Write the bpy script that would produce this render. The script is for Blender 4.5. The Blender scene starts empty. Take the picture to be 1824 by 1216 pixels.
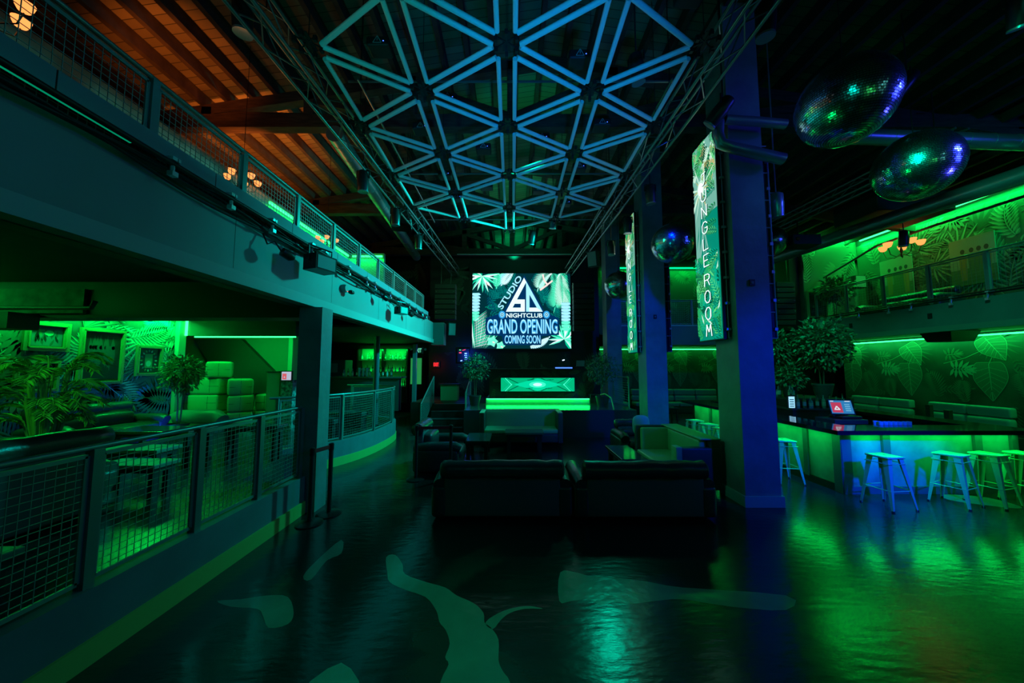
import bpy, math, random
from mathutils import Vector, Matrix, noise
R = random.Random(7)
PI = math.pi
S = bpy.context.scene
COL = S.collection
# ------------------------------------------------------------------ camera, world, exposure
cd = bpy.data.cameras.new('camera'); cam = bpy.data.objects.new('camera', cd); COL.objects.link(cam)
cd.sensor_width = 36.0; cd.lens = 12.0; cd.clip_start = 0.05; cd.clip_end = 200
cam.location = (0, 0, 2.1); cam.rotation_euler = (PI/2 + math.atan(45/608), 0, 0)
S.camera = cam
w = bpy.data.worlds.new('world'); S.world = w; w.use_nodes = True
w.node_tree.nodes['Background'].inputs[0].default_value = (0.0, .55, .45, 1)
w.node_tree.nodes['Background'].inputs[1].default_value = .006
S.view_settings.view_transform = 'Standard'; S.view_settings.look = 'None'
S.view_settings.exposure = 0.0; S.view_settings.gamma = 1.0; S.view_settings.use_curve_mapping = False
S.cycles.use_denoising = True
S.cycles.max_bounces = 6; S.cycles.diffuse_bounces = 3; S.cycles.glossy_bounces = 3
S.cycles.caustics_reflective = False; S.cycles.caustics_refractive = False
S.cycles.sample_clamp_indirect = 4.0

def lamp(kind, name, loc, energy, color, target=None, size=.3, angle=60, blend=.6, sx=None, sy=None):
    d = bpy.data.lights.new(name, kind); d.energy = energy; d.color = color
    if kind == 'SPOT':
        d.spot_size = math.radians(angle); d.spot_blend = blend; d.shadow_soft_size = size
    elif kind == 'POINT': d.shadow_soft_size = size
    else:
        d.shape = 'RECTANGLE'; d.size = sx; d.size_y = sy
    o = bpy.data.objects.new(name, d); COL.objects.link(o); o.location = loc
    if target is not None:
        o.rotation_euler = (Vector(target) - Vector(loc)).to_track_quat('-Z', 'Y').to_euler()
    return o
GREEN = (.0, 1, .10); TEAL = (.0, 1, .72); BLUE = (.01, .06, 1); CYAN = (.0, .55, 1); WARM = (1, .26, .04)
# club wash lamps, with unseen fill lamps added to brighten single surfaces
lamp('SPOT', 'blue_wash_right', (6.6, -.6, 4.4), 1150, (.0, .006, 1), (4.3, 5.6, 1.5), .15, 33, 1)
lamp('SPOT', 'blue_bar_front', (5.5, 2.0, 3.0), 2400, (0, .03, 1), (6.0, 5.85, .45), .12, 38, 1)
lamp('SPOT', 'blue_wash_aisle', (2.6, 5.6, 6.0), 620, (0, .008, 1), (3.9, 9, 2.4), .15, 50, .8)
lamp('SPOT', 'blue_back_fascia', (5.2, 8.0, 5.8), 300, (0, .04, 1), (5.4, 14, 3.2), .15, 60, .8)
lamp('SPOT', 'blue_ball_fill', (9.6, 2.6, 6.4), 420, (.03, .05, 1), (5.3, 4.7, 5.3), .35, 40, .6)  # unseen spots added from here on for coloured highlights on the mirror balls
lamp('SPOT', 'blue_ball_fill_low', (9.6, 3.2, 3.4), 230, (.05, .05, 1), (5.4, 4.7, 5.3), .3, 34, .6)
lamp('SPOT', 'green_ball_fill_low', (1.2, 3.6, 2.6), 36, (.0, 1, .15), (5.2, 4.7, 5.3), .2, 34, .6)
lamp('SPOT', 'teal_ball_fill', (1.2, -1.0, 4.5), 36, (0, 1, .7), (5.2, 4.7, 5.3), .3, 34, .6)
lamp('SPOT', 'teal_right_fascia', (4.4, 3.2, 5.6), 520, (0, 1, .5), (11, 7.5, 3.4), .2, 70, 1)
lamp('SPOT', 'green_floor_right', (9.8, 2.6, 4.8), 18, (.0, 1, .10), (6, 3.0, 0), .2, 100, 1)
lamp('SPOT', 'green_up_roof', (.1, 15.05, 7.1), 130, (0, 1, .42), (.1, 16.6, 8.6), .2, 130, 1)
lamp('SPOT', 'green_up_roof', (.1, 16.8, 7.2), 150, (0, 1, .42), (.1, 18.5, 8.8), .2, 150, 1)
lamp('SPOT', 'green_up_roof', (.1, 7.15, 6.9), 60, (.0, 1, .4), (.3, 9.2, 8.7), .2, 120, 1)
lamp('SPOT', 'green_up_roof', (.1, 11.1, 6.9), 110, (.0, 1, .42), (.3, 13.2, 8.7), .2, 120, 1)
lamp('SPOT', 'teal_back_light', (2.9, 10.4, 5.9), 170, (0, 1, .6), (.7, 5.4, .8), .2, 44, 1)
lamp('SPOT', 'green_columns', (-2.4, 5.2, 5.9), 230, (0, 1, .38), (3.5, 8.0, 2.0), .15, 62, 1)
lamp('SPOT', 'green_near_floor', (-.8, 1.2, 6.0), 260, (0, 1, .4), (-.6, 2.5, 0), .2, 42, 1)
lamp('SPOT', 'green_stage_wall', (-1.0, 11.5, 6.2), 90, (.1, 1, .4), (-4.2, 15.6, 4.8), .2, 70, 1)
lamp('SPOT', 'green_booth_wall', (1.0, 11.5, 6.0), 60, (.1, 1, .3), (1.0, 15.1, 2.2), .2, 60, 1)
lamp('SPOT', 'teal_trees', (5.4, 5.9, 5.0), 330, (0, .8, .5), (7.2, 8.7, 2.5), .15, 34, .8)
lamp('AREA', 'blue_reflection_fill', (12.8, 1.2, 5.0), 150, (.03, .05, 1), (6, 4.5, 4.6), sx=3.0, sy=1.6)  # added unseen area lamp, gives the mirror balls something blue to reflect
lamp('AREA', 'teal_reflection_fill', (-.5, -3.8, 4.6), 8, (0, 1, .75), (4, 4, 4.6), sx=.5, sy=2.4)  # this and the next two: unseen lamps added as reflections for the balls
lamp('AREA', 'green_reflection_fill', (4.5, -3.8, 3.4), 6, (.05, 1, .2), (4, 4, 4.6), sx=2.4, sy=.35)
lamp('AREA', 'white_reflection_fill', (8.4, -3.8, 4.8), 5, (.2, 1, .9), (6, 4, 4.6), sx=.22, sy=3.0)
lamp('SPOT', 'teal_wash_balcony', (2.0, 9.8, 5.7), 3000, (.0, 1, .88), (-3, 9.2, 3.6), .2, 94, 1)
lamp('SPOT', 'teal_wash_near', (2.2, 3.6, 5.6), 34, (0, 1, .72), (-3, 3.6, 3.2), .2, 100, 1)
lamp('SPOT', 'cyan_up_left', (-1.6, 1.2, 2.3), 170, (0, .9, .8), (-.9, 6.0, 6.2), .2, 84, 1)
lamp('SPOT', 'cyan_up_right', (.7, 1.2, 2.3), 640, (0, .24, 1), (.5, 5.3, 6.2), .2, 54, 1)
lamp('SPOT', 'green_down_dance', (.4, 6.4, 6.4), 110, (0, 1, .42), (.4, 8.8, 0), .2, 50, 1)

lamp('SPOT', 'warm_roof_light', (-5.0, 7.0, 5.75), 380, (1, .24, .03), (-6.2, 8.0, 7.9), .12, 84, .8)
lamp('SPOT', 'warm_roof_light', (-5.4, 4.9, 6.0), 130, (1, .24, .03), (-6.0, 5.9, 7.9), .12, 70, .8)
# ------------------------------------------------------------------ materials
MATS = {}
def M(name, col, rough=.5, metal=0, em=None, es=0, var=0, scale=4, bump=0, spec=.5, col2=None, stretch=None, bscale=None, det=3):
    if name in MATS: return MATS[name]
    m = bpy.data.materials.new(name); m.use_nodes = True; nt = m.node_tree; b = nt.nodes['Principled BSDF']
    b.inputs['Base Color'].default_value = (*col, 1); b.inputs['Roughness'].default_value = rough
    b.inputs['Metallic'].default_value = metal; b.inputs['Specular IOR Level'].default_value = spec
    if em: b.inputs['Emission Color'].default_value = (*em, 1); b.inputs['Emission Strength'].default_value = es
    if var or bump:
        tc = nt.nodes.new('ShaderNodeTexCoord'); mp = nt.nodes.new('ShaderNodeMapping')
        nt.links.new(tc.outputs['Object'], mp.inputs[0])
        if stretch: mp.inputs['Scale'].default_value = stretch
        n = nt.nodes.new('ShaderNodeTexNoise'); n.inputs['Scale'].default_value = scale; n.inputs['Detail'].default_value = det
        nt.links.new(mp.outputs[0], n.inputs['Vector'])
        if var:
            mx = nt.nodes.new('ShaderNodeMix'); mx.data_type = 'RGBA'
            c2 = col2 or tuple(c*(1-var) for c in col)
            mx.inputs[6].default_value = (*c2, 1); mx.inputs[7].default_value = (*col, 1)
            rp = nt.nodes.new('ShaderNodeMapRange'); rp.inputs[1].default_value = .35; rp.inputs[2].default_value = .65
            nt.links.new(n.outputs['Fac'], rp.inputs[0]); nt.links.new(rp.outputs[0], mx.inputs[0])
            nt.links.new(mx.outputs[2], b.inputs['Base Color'])
        if bump:
            n2 = nt.nodes.new('ShaderNodeTexNoise'); n2.inputs['Scale'].default_value = bscale or scale*4; n2.inputs['Detail'].default_value = 3
            nt.links.new(mp.outputs[0], n2.inputs['Vector'])
            bp = nt.nodes.new('ShaderNodeBump'); bp.inputs['Strength'].default_value = bump; bp.inputs['Distance'].default_value = .02
            nt.links.new(n2.outputs['Fac'], bp.inputs['Height']); nt.links.new(bp.outputs[0], b.inputs['Normal'])
    MATS[name] = m; return m
def E(name, col, s): return M(name, (0.01, .01, .01), .6, em=col, es=s)

def epoxy():
    m = bpy.data.materials.new('epoxy_floor'); m.use_nodes = True; nt = m.node_tree; b = nt.nodes['Principled BSDF']
    N = nt.nodes.new; Lk = nt.links.new
    tc = N('ShaderNodeTexCoord')
    nz = N('ShaderNodeTexNoise'); nz.inputs['Scale'].default_value = .55; nz.inputs['Detail'].default_value = 4; nz.inputs['Distortion'].default_value = 1.2
    Lk(tc.outputs['Object'], nz.inputs['Vector'])
    wv = N('ShaderNodeTexVoronoi'); wv.feature = 'DISTANCE_TO_EDGE'; wv.inputs['Scale'].default_value = .42
    ad = N('ShaderNodeMixRGB'); ad.blend_type = 'ADD'; ad.inputs[0].default_value = 1.7
    Lk(tc.outputs['Object'], ad.inputs[1]); Lk(nz.outputs['Color'], ad.inputs[2]); Lk(ad.outputs[0], wv.inputs['Vector'])
    r1 = N('ShaderNodeMapRange'); r1.inputs[1].default_value = .05; r1.inputs[2].default_value = .085; r1.inputs[3].default_value = 1; r1.inputs[4].default_value = 0
    Lk(wv.outputs['Distance'], r1.inputs[0])
    nb = N('ShaderNodeTexNoise'); nb.inputs['Scale'].default_value = .45; nb.inputs['Detail'].default_value = 2
    Lk(tc.outputs['Object'], nb.inputs['Vector'])
    r2 = N('ShaderNodeMapRange'); r2.inputs[1].default_value = .47; r2.inputs[2].default_value = .53
    Lk(nb.outputs['Fac'], r2.inputs[0])
    mu = N('ShaderNodeMath'); mu.operation = 'MULTIPLY'; Lk(r1.outputs[0], mu.inputs[0]); Lk(r2.outputs[0], mu.inputs[1])
    mx = N('ShaderNodeMix'); mx.data_type = 'RGBA'; mx.inputs[6].default_value = (.012, .014, .016, 1); mx.inputs[7].default_value = (.028, .036, .03, 1)
    Lk(mu.outputs[0], mx.inputs[0]); Lk(mx.outputs[2], b.inputs['Base Color'])
    b.inputs['Roughness'].default_value = .2; b.inputs['Specular IOR Level'].default_value = .6
    b1 = N('ShaderNodeTexNoise'); b1.inputs['Scale'].default_value = 9; b1.inputs['Detail'].default_value = 5
    mp = N('ShaderNodeMapping'); mp.inputs['Scale'].default_value = (.6, 1.6, 1); mp.inputs['Rotation'].default_value = (0, 0, -.3)
    Lk(tc.outputs['Object'], mp.inputs[0]); Lk(mp.outputs[0], b1.inputs['Vector'])
    bp = N('ShaderNodeBump'); bp.inputs['Strength'].default_value = .35; bp.inputs['Distance'].default_value = .01
    Lk(b1.outputs['Fac'], bp.inputs['Height']); Lk(bp.outputs[0], b.inputs['Normal'])
    return m
EPOXY = epoxy()
def boards(name, c1, c2, axis=0, width=.15, rough=.7):
    m = bpy.data.materials.new(name); m.use_nodes = True; nt = m.node_tree; b = nt.nodes['Principled BSDF']
    N = nt.nodes.new; Lk = nt.links.new
    tc = N('ShaderNodeTexCoord'); sp = N('ShaderNodeSeparateXYZ'); Lk(tc.outputs['Object'], sp.inputs[0])
    d = N('ShaderNodeMath'); d.operation = 'DIVIDE'; d.inputs[1].default_value = width; Lk(sp.outputs[axis], d.inputs[0])
    fl = N('ShaderNodeMath'); fl.operation = 'FLOOR'; Lk(d.outputs[0], fl.inputs[0])
    fr = N('ShaderNodeMath'); fr.operation = 'FRACT'; Lk(d.outputs[0], fr.inputs[0])
    wn = N('ShaderNodeTexWhiteNoise'); wn.noise_dimensions = '1D'; Lk(fl.outputs[0], wn.inputs['W'])
    mx = N('ShaderNodeMix'); mx.data_type = 'RGBA'; mx.inputs[6].default_value = (*c1, 1); mx.inputs[7].default_value = (*c2, 1)
    Lk(wn.outputs['Value'], mx.inputs[0])
    gt = N('ShaderNodeMath'); gt.operation = 'GREATER_THAN'; gt.inputs[1].default_value = .07; Lk(fr.outputs[0], gt.inputs[0])
    m2 = N('ShaderNodeMix'); m2.data_type = 'RGBA'; m2.inputs[6].default_value = (c1[0]*.1, c1[1]*.1, c1[2]*.1, 1)
    Lk(gt.outputs[0], m2.inputs[0]); Lk(mx.outputs[2], m2.inputs[7]); Lk(m2.outputs[2], b.inputs['Base Color'])
    b.inputs['Roughness'].default_value = rough
    return m
black = M('black_paint', (.012, .012, .013), .55)
blackm = M('black_metal', (.02, .02, .022), .35, .5)
dwall = M('dark_wall', (.022, .024, .026), .7, var=.4, scale=2)
fascia = M('fascia_grey', (.30, .30, .31), .55, var=.12, scale=1.2)
fascband = M('fascia_band', (.42, .42, .42), .6)
curbm = M('curb_panel_grey', (.20, .22, .26), .5)
kneem = M('knee_wall_paint', (.16, .17, .19), .5, var=.15, scale=3)
olive = M('olive_baseboard', (.34, .42, .10), .5)
railm = M('rail_steel', (.22, .26, .25), .35, .6)
wirem = M('wire_steel', (.25, .30, .28), .4, .5)
trussm = M('truss_aluminium', (.26, .28, .30), .3, .8)
woodm = M('old_timber', (.085, .045, .03), .8, var=.5, scale=3, stretch=(1, 6, 6))
joistm = M('joist_timber', (.07, .04, .028), .85, var=.4, scale=5)
roofm = boards('roof_boards', (.17, .12, .07), (.26, .19, .11), 1, .16)
platm = boards('platform_floor_boards', (.022, .022, .02), (.04, .036, .03), 0, .12, .22)
colm = M('column_paint', (.24, .25, .26), .5, var=.25, scale=2.5, bump=.25, bscale=12)
leather = M('black_leather', (.035, .038, .042), .32, bump=.25, scale=8, bscale=14)
leathback = M('sofa_back_cloth', (.085, .09, .095), .75, bump=.1, scale=30)
vinyl = M('pale_vinyl', (.30, .42, .24), .38)
greyvin = M('grey_vinyl', (.18, .20, .19), .35)
darkvin = M('dark_vinyl', (.05, .055, .055), .4)
chrome = M('chrome', (.7, .7, .7), .15, 1)
tubem = M('frosted_tube', (.70, .72, .74), .35)
plate = M('steel_plate', (.30, .31, .32), .45, .5)
glassy = M('bottle_glass', (.30, .42, .34), .06, spec=1)
glassb = M('dark_bottle_glass', (.05, .09, .07), .06, spec=1)
labelm = M('bottle_label', (.65, .66, .6), .6)
gold = M('gilt_frame', (.45, .36, .14), .4, .5)
leafm = M('leaf_green', (.16, .36, .14), .42, var=.5, scale=6)
leafd = M('leaf_dark', (.09, .22, .11), .4, var=.5, scale=6)
bark = M('bark', (.20, .13, .08), .8)
potm = M('pot_dark', (.05, .05, .05), .6)
barpanel = M('bar_panel_plaster', (.36, .38, .36), .6, var=.45, scale=2.2, det=5)
countm = M('counter_gloss_black', (.012, .013, .016), .08, spec=.8)
stoolm = M('stool_enamel', (.62, .66, .30), .28, .2)
LEDG = E('led_green', (.02, 1, .13), 6)
LEDG2 = E('led_green_soft', (.0, 1, .15), 4)
LEDB = E('led_blue', (.05, .15, 1), 3)
GLOWA = E('lamp_amber', (1, .30, .07), 1.7)
REDL = E('led_red', (1, .02, .03), 3)
WHITEL = E('led_white', (.55, .7, 1), 2.2)

# ------------------------------------------------------------------ mesh builder
def wloc(o):
    v = Vector((0, 0, 0))
    while o is not None: v += o.location; o = o.parent
    return v
class MB:
    def __init__(s): s.v = []; s.f = []; s.m = []; s.k = 0
    def add(s, vs, fs, mi=None):
        n = len(s.v); s.v.extend([tuple(v) for v in vs]); s.f.extend([tuple(i+n for i in f) for f in fs]); s.m.extend([s.k if mi is None else mi]*len(fs)); return s
    def bx(s, x0, x1, y0, y1, z0, z1, mi=None):
        vs = [(x, y, z) for z in (z0, z1) for y in (y0, y1) for x in (x0, x1)]
        return s.add(vs, [(0, 2, 3, 1), (4, 5, 7, 6), (0, 1, 5, 4), (2, 6, 7, 3), (0, 4, 6, 2), (1, 3, 7, 5)], mi)
    def rb(s, x0, x1, y0, y1, z0, z1, r=.03, n=3, puff=0, mi=None):      # rounded, slightly puffed box
        cx, cy, cz = (x0+x1)/2, (y0+y1)/2, (z0+z1)/2; hx, hy, hz = (x1-x0)/2, (y1-y0)/2, (z1-z0)/2
        r = min(r, hx, hy, hz); G = 4 + 2*n
        def ax(h):
            a = [-h + r*(1-math.cos(i/n*PI/2)) for i in range(n)]; mid = [-h+r + (2*(h-r))*i/3 for i in range(4)]
            return a + mid + [-q for q in reversed(a)]
        A = [ax(hx), ax(hy), ax(hz)]; idx = {}; vs = []; L = len(A[0])
        def vert(i, j, k):
            if (i, j, k) in idx: return idx[(i, j, k)]
            p = Vector((A[0][i], A[1][j], A[2][k])); q = Vector((max(-hx+r, min(hx-r, p.x)), max(-hy+r, min(hy-r, p.y)), max(-hz+r, min(hz-r, p.z))))
            d = p-q
            if d.length > 1e-9: p = q + d.normalized()*r
            if puff:
                fx, fy, fz = 1-(p.x/hx)**2, 1-(p.y/hy)**2, 1-(p.z/hz)**2
                p += Vector((p.x/hx*fy*fz, p.y/hy*fx*fz, p.z/hz*fx*fy))*puff
            idx[(i, j, k)] = len(vs); vs.append((p.x+cx, p.y+cy, p.z+cz)); return idx[(i, j, k)]
        fs = []; N = L-1
        for a in range(N):
            for b in range(N):
                fs += [(vert(a, b, 0), vert(a, b+1, 0), vert(a+1, b+1, 0), vert(a+1, b, 0)), (vert(a, b, N), vert(a+1, b, N), vert(a+1, b+1, N), vert(a, b+1, N)),
                       (vert(a, 0, b), vert(a+1, 0, b), vert(a+1, 0, b+1), vert(a, 0, b+1)), (vert(a, N, b), vert(a, N, b+1), vert(a+1, N, b+1), vert(a+1, N, b)),
                       (vert(0, a, b), vert(0, a, b+1), vert(0, a+1, b+1), vert(0, a+1, b)), (vert(N, a, b), vert(N, a+1, b), vert(N, a+1, b+1), vert(N, a, b+1))]
        return s.add(vs, fs, mi)
    def bar(s, p, q, r, n=6, r2=None, mi=None, cap=True):
        p = Vector(p); q = Vector(q); d = q-p
        if d.length < 1e-6: return s
        u = d.orthogonal().normalized(); v = d.normalized().cross(u); r2 = r if r2 is None else r2
        vs = [p+(u*math.cos(2*PI*i/n)+v*math.sin(2*PI*i/n))*r for i in range(n)] + [q+(u*math.cos(2*PI*i/n)+v*math.sin(2*PI*i/n))*r2 for i in range(n)]
        fs = [(i, (i+1) % n, n+(i+1) % n, n+i) for i in range(n)]
        if cap: fs += [tuple(range(n-1, -1, -1)), tuple(range(n, 2*n))]
        return s.add(vs, fs, mi)
    def beam(s, p, q, w, h, mi=None):      # rectangular bar, w along horizontal, h along the other
        p = Vector(p); q = Vector(q); d = (q-p).normalized()
        up = Vector((0, 0, 1)) if abs(d.z) < .95 else Vector((0, 1, 0))
        u = d.cross(up).normalized(); v = u.cross(d).normalized()
        vs = [a + u*i*w/2 + v*j*h/2 for a in (p, q) for (i, j) in ((-1, -1), (1, -1), (1, 1), (-1, 1))]
        return s.add(vs, [(3, 2, 1, 0), (4, 5, 6, 7), (0, 1, 5, 4), (1, 2, 6, 5), (2, 3, 7, 6), (3, 0, 4, 7)], mi)
    def tube(s, pts, r, n=6, mi=None):
        pts = [Vector(p) for p in pts]; rings = []; prev = None; vs = []
        for i, p in enumerate(pts):
            d = (pts[min(i+1, len(pts)-1)] - pts[max(i-1, 0)]).normalized()
            u = d.orthogonal().normalized() if prev is None else (prev - d*prev.dot(d)).normalized()
            prev = u; v = d.cross(u); rr = r[i] if isinstance(r, (list, tuple)) else r
            vs += [p+(u*math.cos(2*PI*k/n)+v*math.sin(2*PI*k/n))*rr for k in range(n)]
        fs = [(j*n+k, j*n+(k+1) % n, (j+1)*n+(k+1) % n, (j+1)*n+k) for j in range(len(pts)-1) for k in range(n)]
        fs += [tuple(range(n-1, -1, -1)), tuple(range((len(pts)-1)*n, len(pts)*n))]
        return s.add(vs, fs, mi)
    def lathe(s, c, prof, n=16, axis=(0, 0, 1), mi=None):   # prof: (radius, height)
        c = Vector(c); a = Vector(axis).normalized(); u = a.orthogonal().normalized(); v = a.cross(u); vs = []
        for (r, h) in prof: vs += [c+a*h+(u*math.cos(2*PI*k/n)+v*math.sin(2*PI*k/n))*r for k in range(n)]
        L = len(prof)
        fs = [(j*n+k, j*n+(k+1) % n, (j+1)*n+(k+1) % n, (j+1)*n+k) for j in range(L-1) for k in range(n)]
        if prof[0][0] > 1e-4: fs.append(tuple(range(n-1, -1, -1)))
        if prof[-1][0] > 1e-4: fs.append(tuple(range((L-1)*n, L*n)))
        return s.add(vs, fs, mi)
    def prism(s, pts, z0, z1, mi=None):
        n = len(pts); vs = [(x, y, z0) for x, y in pts] + [(x, y, z1) for x, y in pts]
        return s.add(vs, [tuple(range(n-1, -1, -1)), tuple(range(n, 2*n))] + [(i, (i+1) % n, n+(i+1) % n, n+i) for i in range(n)], mi)
    def build(s, name, mats, parent=None, smooth=False):
        me = bpy.data.meshes.new(name)
        off = wloc(parent) if parent else Vector((0, 0, 0))
        if parent is None and s.v:
            xs, ys, zs = zip(*s.v); off = Vector(((min(xs)+max(xs))/2, (min(ys)+max(ys))/2, min(zs)))
        me.from_pydata([(v[0]-off.x, v[1]-off.y, v[2]-off.z) for v in s.v], [], s.f)
        if not isinstance(mats, (list, tuple)): mats = [mats]
        for m in mats: me.materials.append(m)
        if len(mats) > 1: me.polygons.foreach_set('material_index', s.m)
        if smooth: me.shade_smooth() if smooth is True else me.shade_smooth()
        me.update()
        if smooth: 
            try: me.set_sharp_from_angle(angle=math.radians(50))
            except Exception: pass
        o = bpy.data.objects.new(name, me); COL.objects.link(o)
        if parent: o.parent = parent
        else: o.location = off
        return o
def tag(o, label, cat, group=None, kind=None):
    o['label'] = label; o['category'] = cat
    if group: o['group'] = group
    if kind: o['kind'] = kind
    return o
def thing(name, label, cat, loc=(0, 0, 0), group=None, kind=None):
    o = bpy.data.objects.new(name, None); COL.objects.link(o); o.location = loc; o.empty_display_size = .1
    return tag(o, label, cat, group, kind)
def struct(o, label=None):
    o['kind'] = 'structure'
    if label: o['label'] = label
    return o
def kids(o): return [c for c in bpy.data.objects if c.parent is o]
def dup(root, loc, rz=0, label=None, group=None, scale=1):
    r = root.copy(); COL.objects.link(r); r.location = loc; r.rotation_euler = (0, 0, rz); r.scale = (scale,)*3
    if label: r['label'] = label
    if group: r['group'] = group
    for ch in root.children:
        c = ch.copy(); COL.objects.link(c); c.parent = r
        for g in ch.children:
            d = g.copy(); COL.objects.link(d); d.parent = c
    return r

# ------------------------------------------------------------------ flat artwork (printed murals, screens)
class Art:
    """polygons in (u,v) metres on a plane with origin O and unit axes U,V; layer lifts them off the wall by 1.5 mm"""
    def __init__(s, O, U, V): s.O = Vector(O); s.U = Vector(U).normalized(); s.V = Vector(V).normalized(); s.n = s.U.cross(s.V).normalized(); s.mb = MB(); s.lay = 0; s.clip = None
    def pt(s, u, v):
        if s.clip: u = max(s.clip[0], min(s.clip[1], u)); v = max(s.clip[2], min(s.clip[3], v))
        return s.O + s.U*u + s.V*v + s.n*(s.lay*.00012)
    def poly(s, pts, mi):
        if s.clip and (all(p[0] <= s.clip[0] for p in pts) or all(p[0] >= s.clip[1] for p in pts) or all(p[1] <= s.clip[2] for p in pts) or all(p[1] >= s.clip[3] for p in pts)): return
        s.mb.add([s.pt(*p) for p in pts], [tuple(range(len(pts)))], mi)
    def up(s, k=1): s.lay += k
    def line(s, a, b, w, mi):
        d = Vector((b[0]-a[0], b[1]-a[1])); 
        if d.length < 1e-6: return
        n = Vector((-d.y, d.x)).normalized()*w/2
        s.poly([(a[0]-n.x, a[1]-n.y), (b[0]-n.x, b[1]-n.y), (b[0]+n.x, b[1]+n.y), (a[0]+n.x, a[1]+n.y)], mi)
    def blade(s, x, y, a, L, w, mi, mi2=None):
        c, q = math.cos(a), math.sin(a)
        def t(l, m): return (x+c*l-q*m, y+q*l+c*m)
        s.poly([t(0, 0), t(L*.35, -w), t(L*.7, -w*.75), t(L, 0)], mi); s.poly([t(0, 0), t(L, 0), t(L*.7, w*.75), t(L*.35, w)], mi if mi2 is None else mi2)
    def frond(s, x, y, a, L, n, bl, bw, mi, mi2=None, curl=.5, spread=.9):
        s.up(); px, py, aa = x, y, a; st = L/n
        for i in range(n):
            nx, ny = px+math.cos(aa)*st, py+math.sin(aa)*st
            s.line((px, py), (nx, ny), bw*.5, mi2 or mi)
            k = math.sin(PI*(.15+.8*i/n)); 
            for sg in (-1, 1): s.blade(px, py, aa+sg*spread*(1-.4*i/n), bl*k, bw, mi, mi2)
            px, py = nx, ny; aa += curl/n
        s.blade(px, py, aa, bl*.5, bw, mi, mi2)
    def fan(s, x, y, a, L, n, sp, bw, mi, mi2=None):
        s.up()
        for i in range(n):
            t = -1+2*i/(n-1); s.blade(x, y, a+t*sp, L*(1-.25*t*t), bw, mi, mi2)
    def heart(s, x, y, a, L, mi, mv, wf=.42, edge=True):
        s.up(); c, q = math.cos(a), math.sin(a)
        def t(l, m): return (x+c*l-q*m, y+q*l+c*m)
        P = []
        for i in range(21):
            k = i/20; wd = wf*L*math.sin(PI*k**.62)*(1-.15*k); l = L*k - .16*L*math.exp(-((k-.12)/.12)**2)
            P.append((l, wd))
        s.poly([t(l, m) for l, m in P] + [t(0, 0)], mi); s.poly([t(l, -m) for l, m in reversed(P)] + [t(0, 0)], mi)
        s.up(); s.line(t(0, 0), t(L, 0), L*.018, mv)
        if edge:
            for sg in (1, -1):
                for (l1, m1), (l2, m2) in zip(P, P[1:]): s.line(t(l1, sg*m1), t(l2, sg*m2), L*.012, mv)
        for k in (.08, .2, .32, .45, .58, .7):
            j = int((k+.2)*20); j = min(j, 20)
            for sg in (1, -1): s.line(t(L*k, 0), t(P[j][0], sg*P[j][1]*.92), L*.008, mv)
    def monstera(s, x, y, a, L, mi, mv, n=7):
        s.up()
        for sg in (1, -1):
            for i in range(n):
                k = i/(n-1); b = a + sg*(1.9-1.6*k); s.blade(x+math.cos(a)*L*.55*k, y+math.sin(a)*L*.55*k, b, L*(.48+.1*math.sin(PI*k)), L*.075, mi)
        s.up(); s.line((x, y), (x+math.cos(a)*L, y+math.sin(a)*L), L*.02, mv)
TC = {}
def textmesh(t, bold=0):
    if (t, bold) in TC: return TC[(t, bold)]
    cu = bpy.data.curves.new('t', 'FONT'); cu.body = t; cu.resolution_u = 3; cu.offset = bold
    o = bpy.data.objects.new('t', cu); COL.objects.link(o); bpy.context.view_layer.update()
    me = bpy.data.meshes.new_from_object(o); vs = [tuple(v.co) for v in me.vertices]; fs = [tuple(p.vertices) for p in me.polygons]
    bpy.data.objects.remove(o); bpy.data.curves.remove(cu); bpy.data.meshes.remove(me)
    x0 = min(v[0] for v in vs); x1 = max(v[0] for v in vs); y0 = min(v[1] for v in vs); y1 = max(v[1] for v in vs)
    TC[(t, bold)] = ([((v[0]-x0)/(x1-x0), (v[1]-y0)/(y1-y0)) for v in vs], fs); return TC[(t, bold)]
def textart(a, t, u0, v0, wd, ht, mi, rot=0, bold=.01, shear=0):
    vs, fs = textmesh(t, bold); c, q = math.cos(rot), math.sin(rot)
    P = [a.O + a.U*(u0+c*(x*wd+y*ht*shear)-q*y*ht) + a.V*(v0+q*(x*wd+y*ht*shear)+c*y*ht) + a.n*(a.lay*.00012) for x, y in vs]
    a.mb.add(P, fs, mi)
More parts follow.
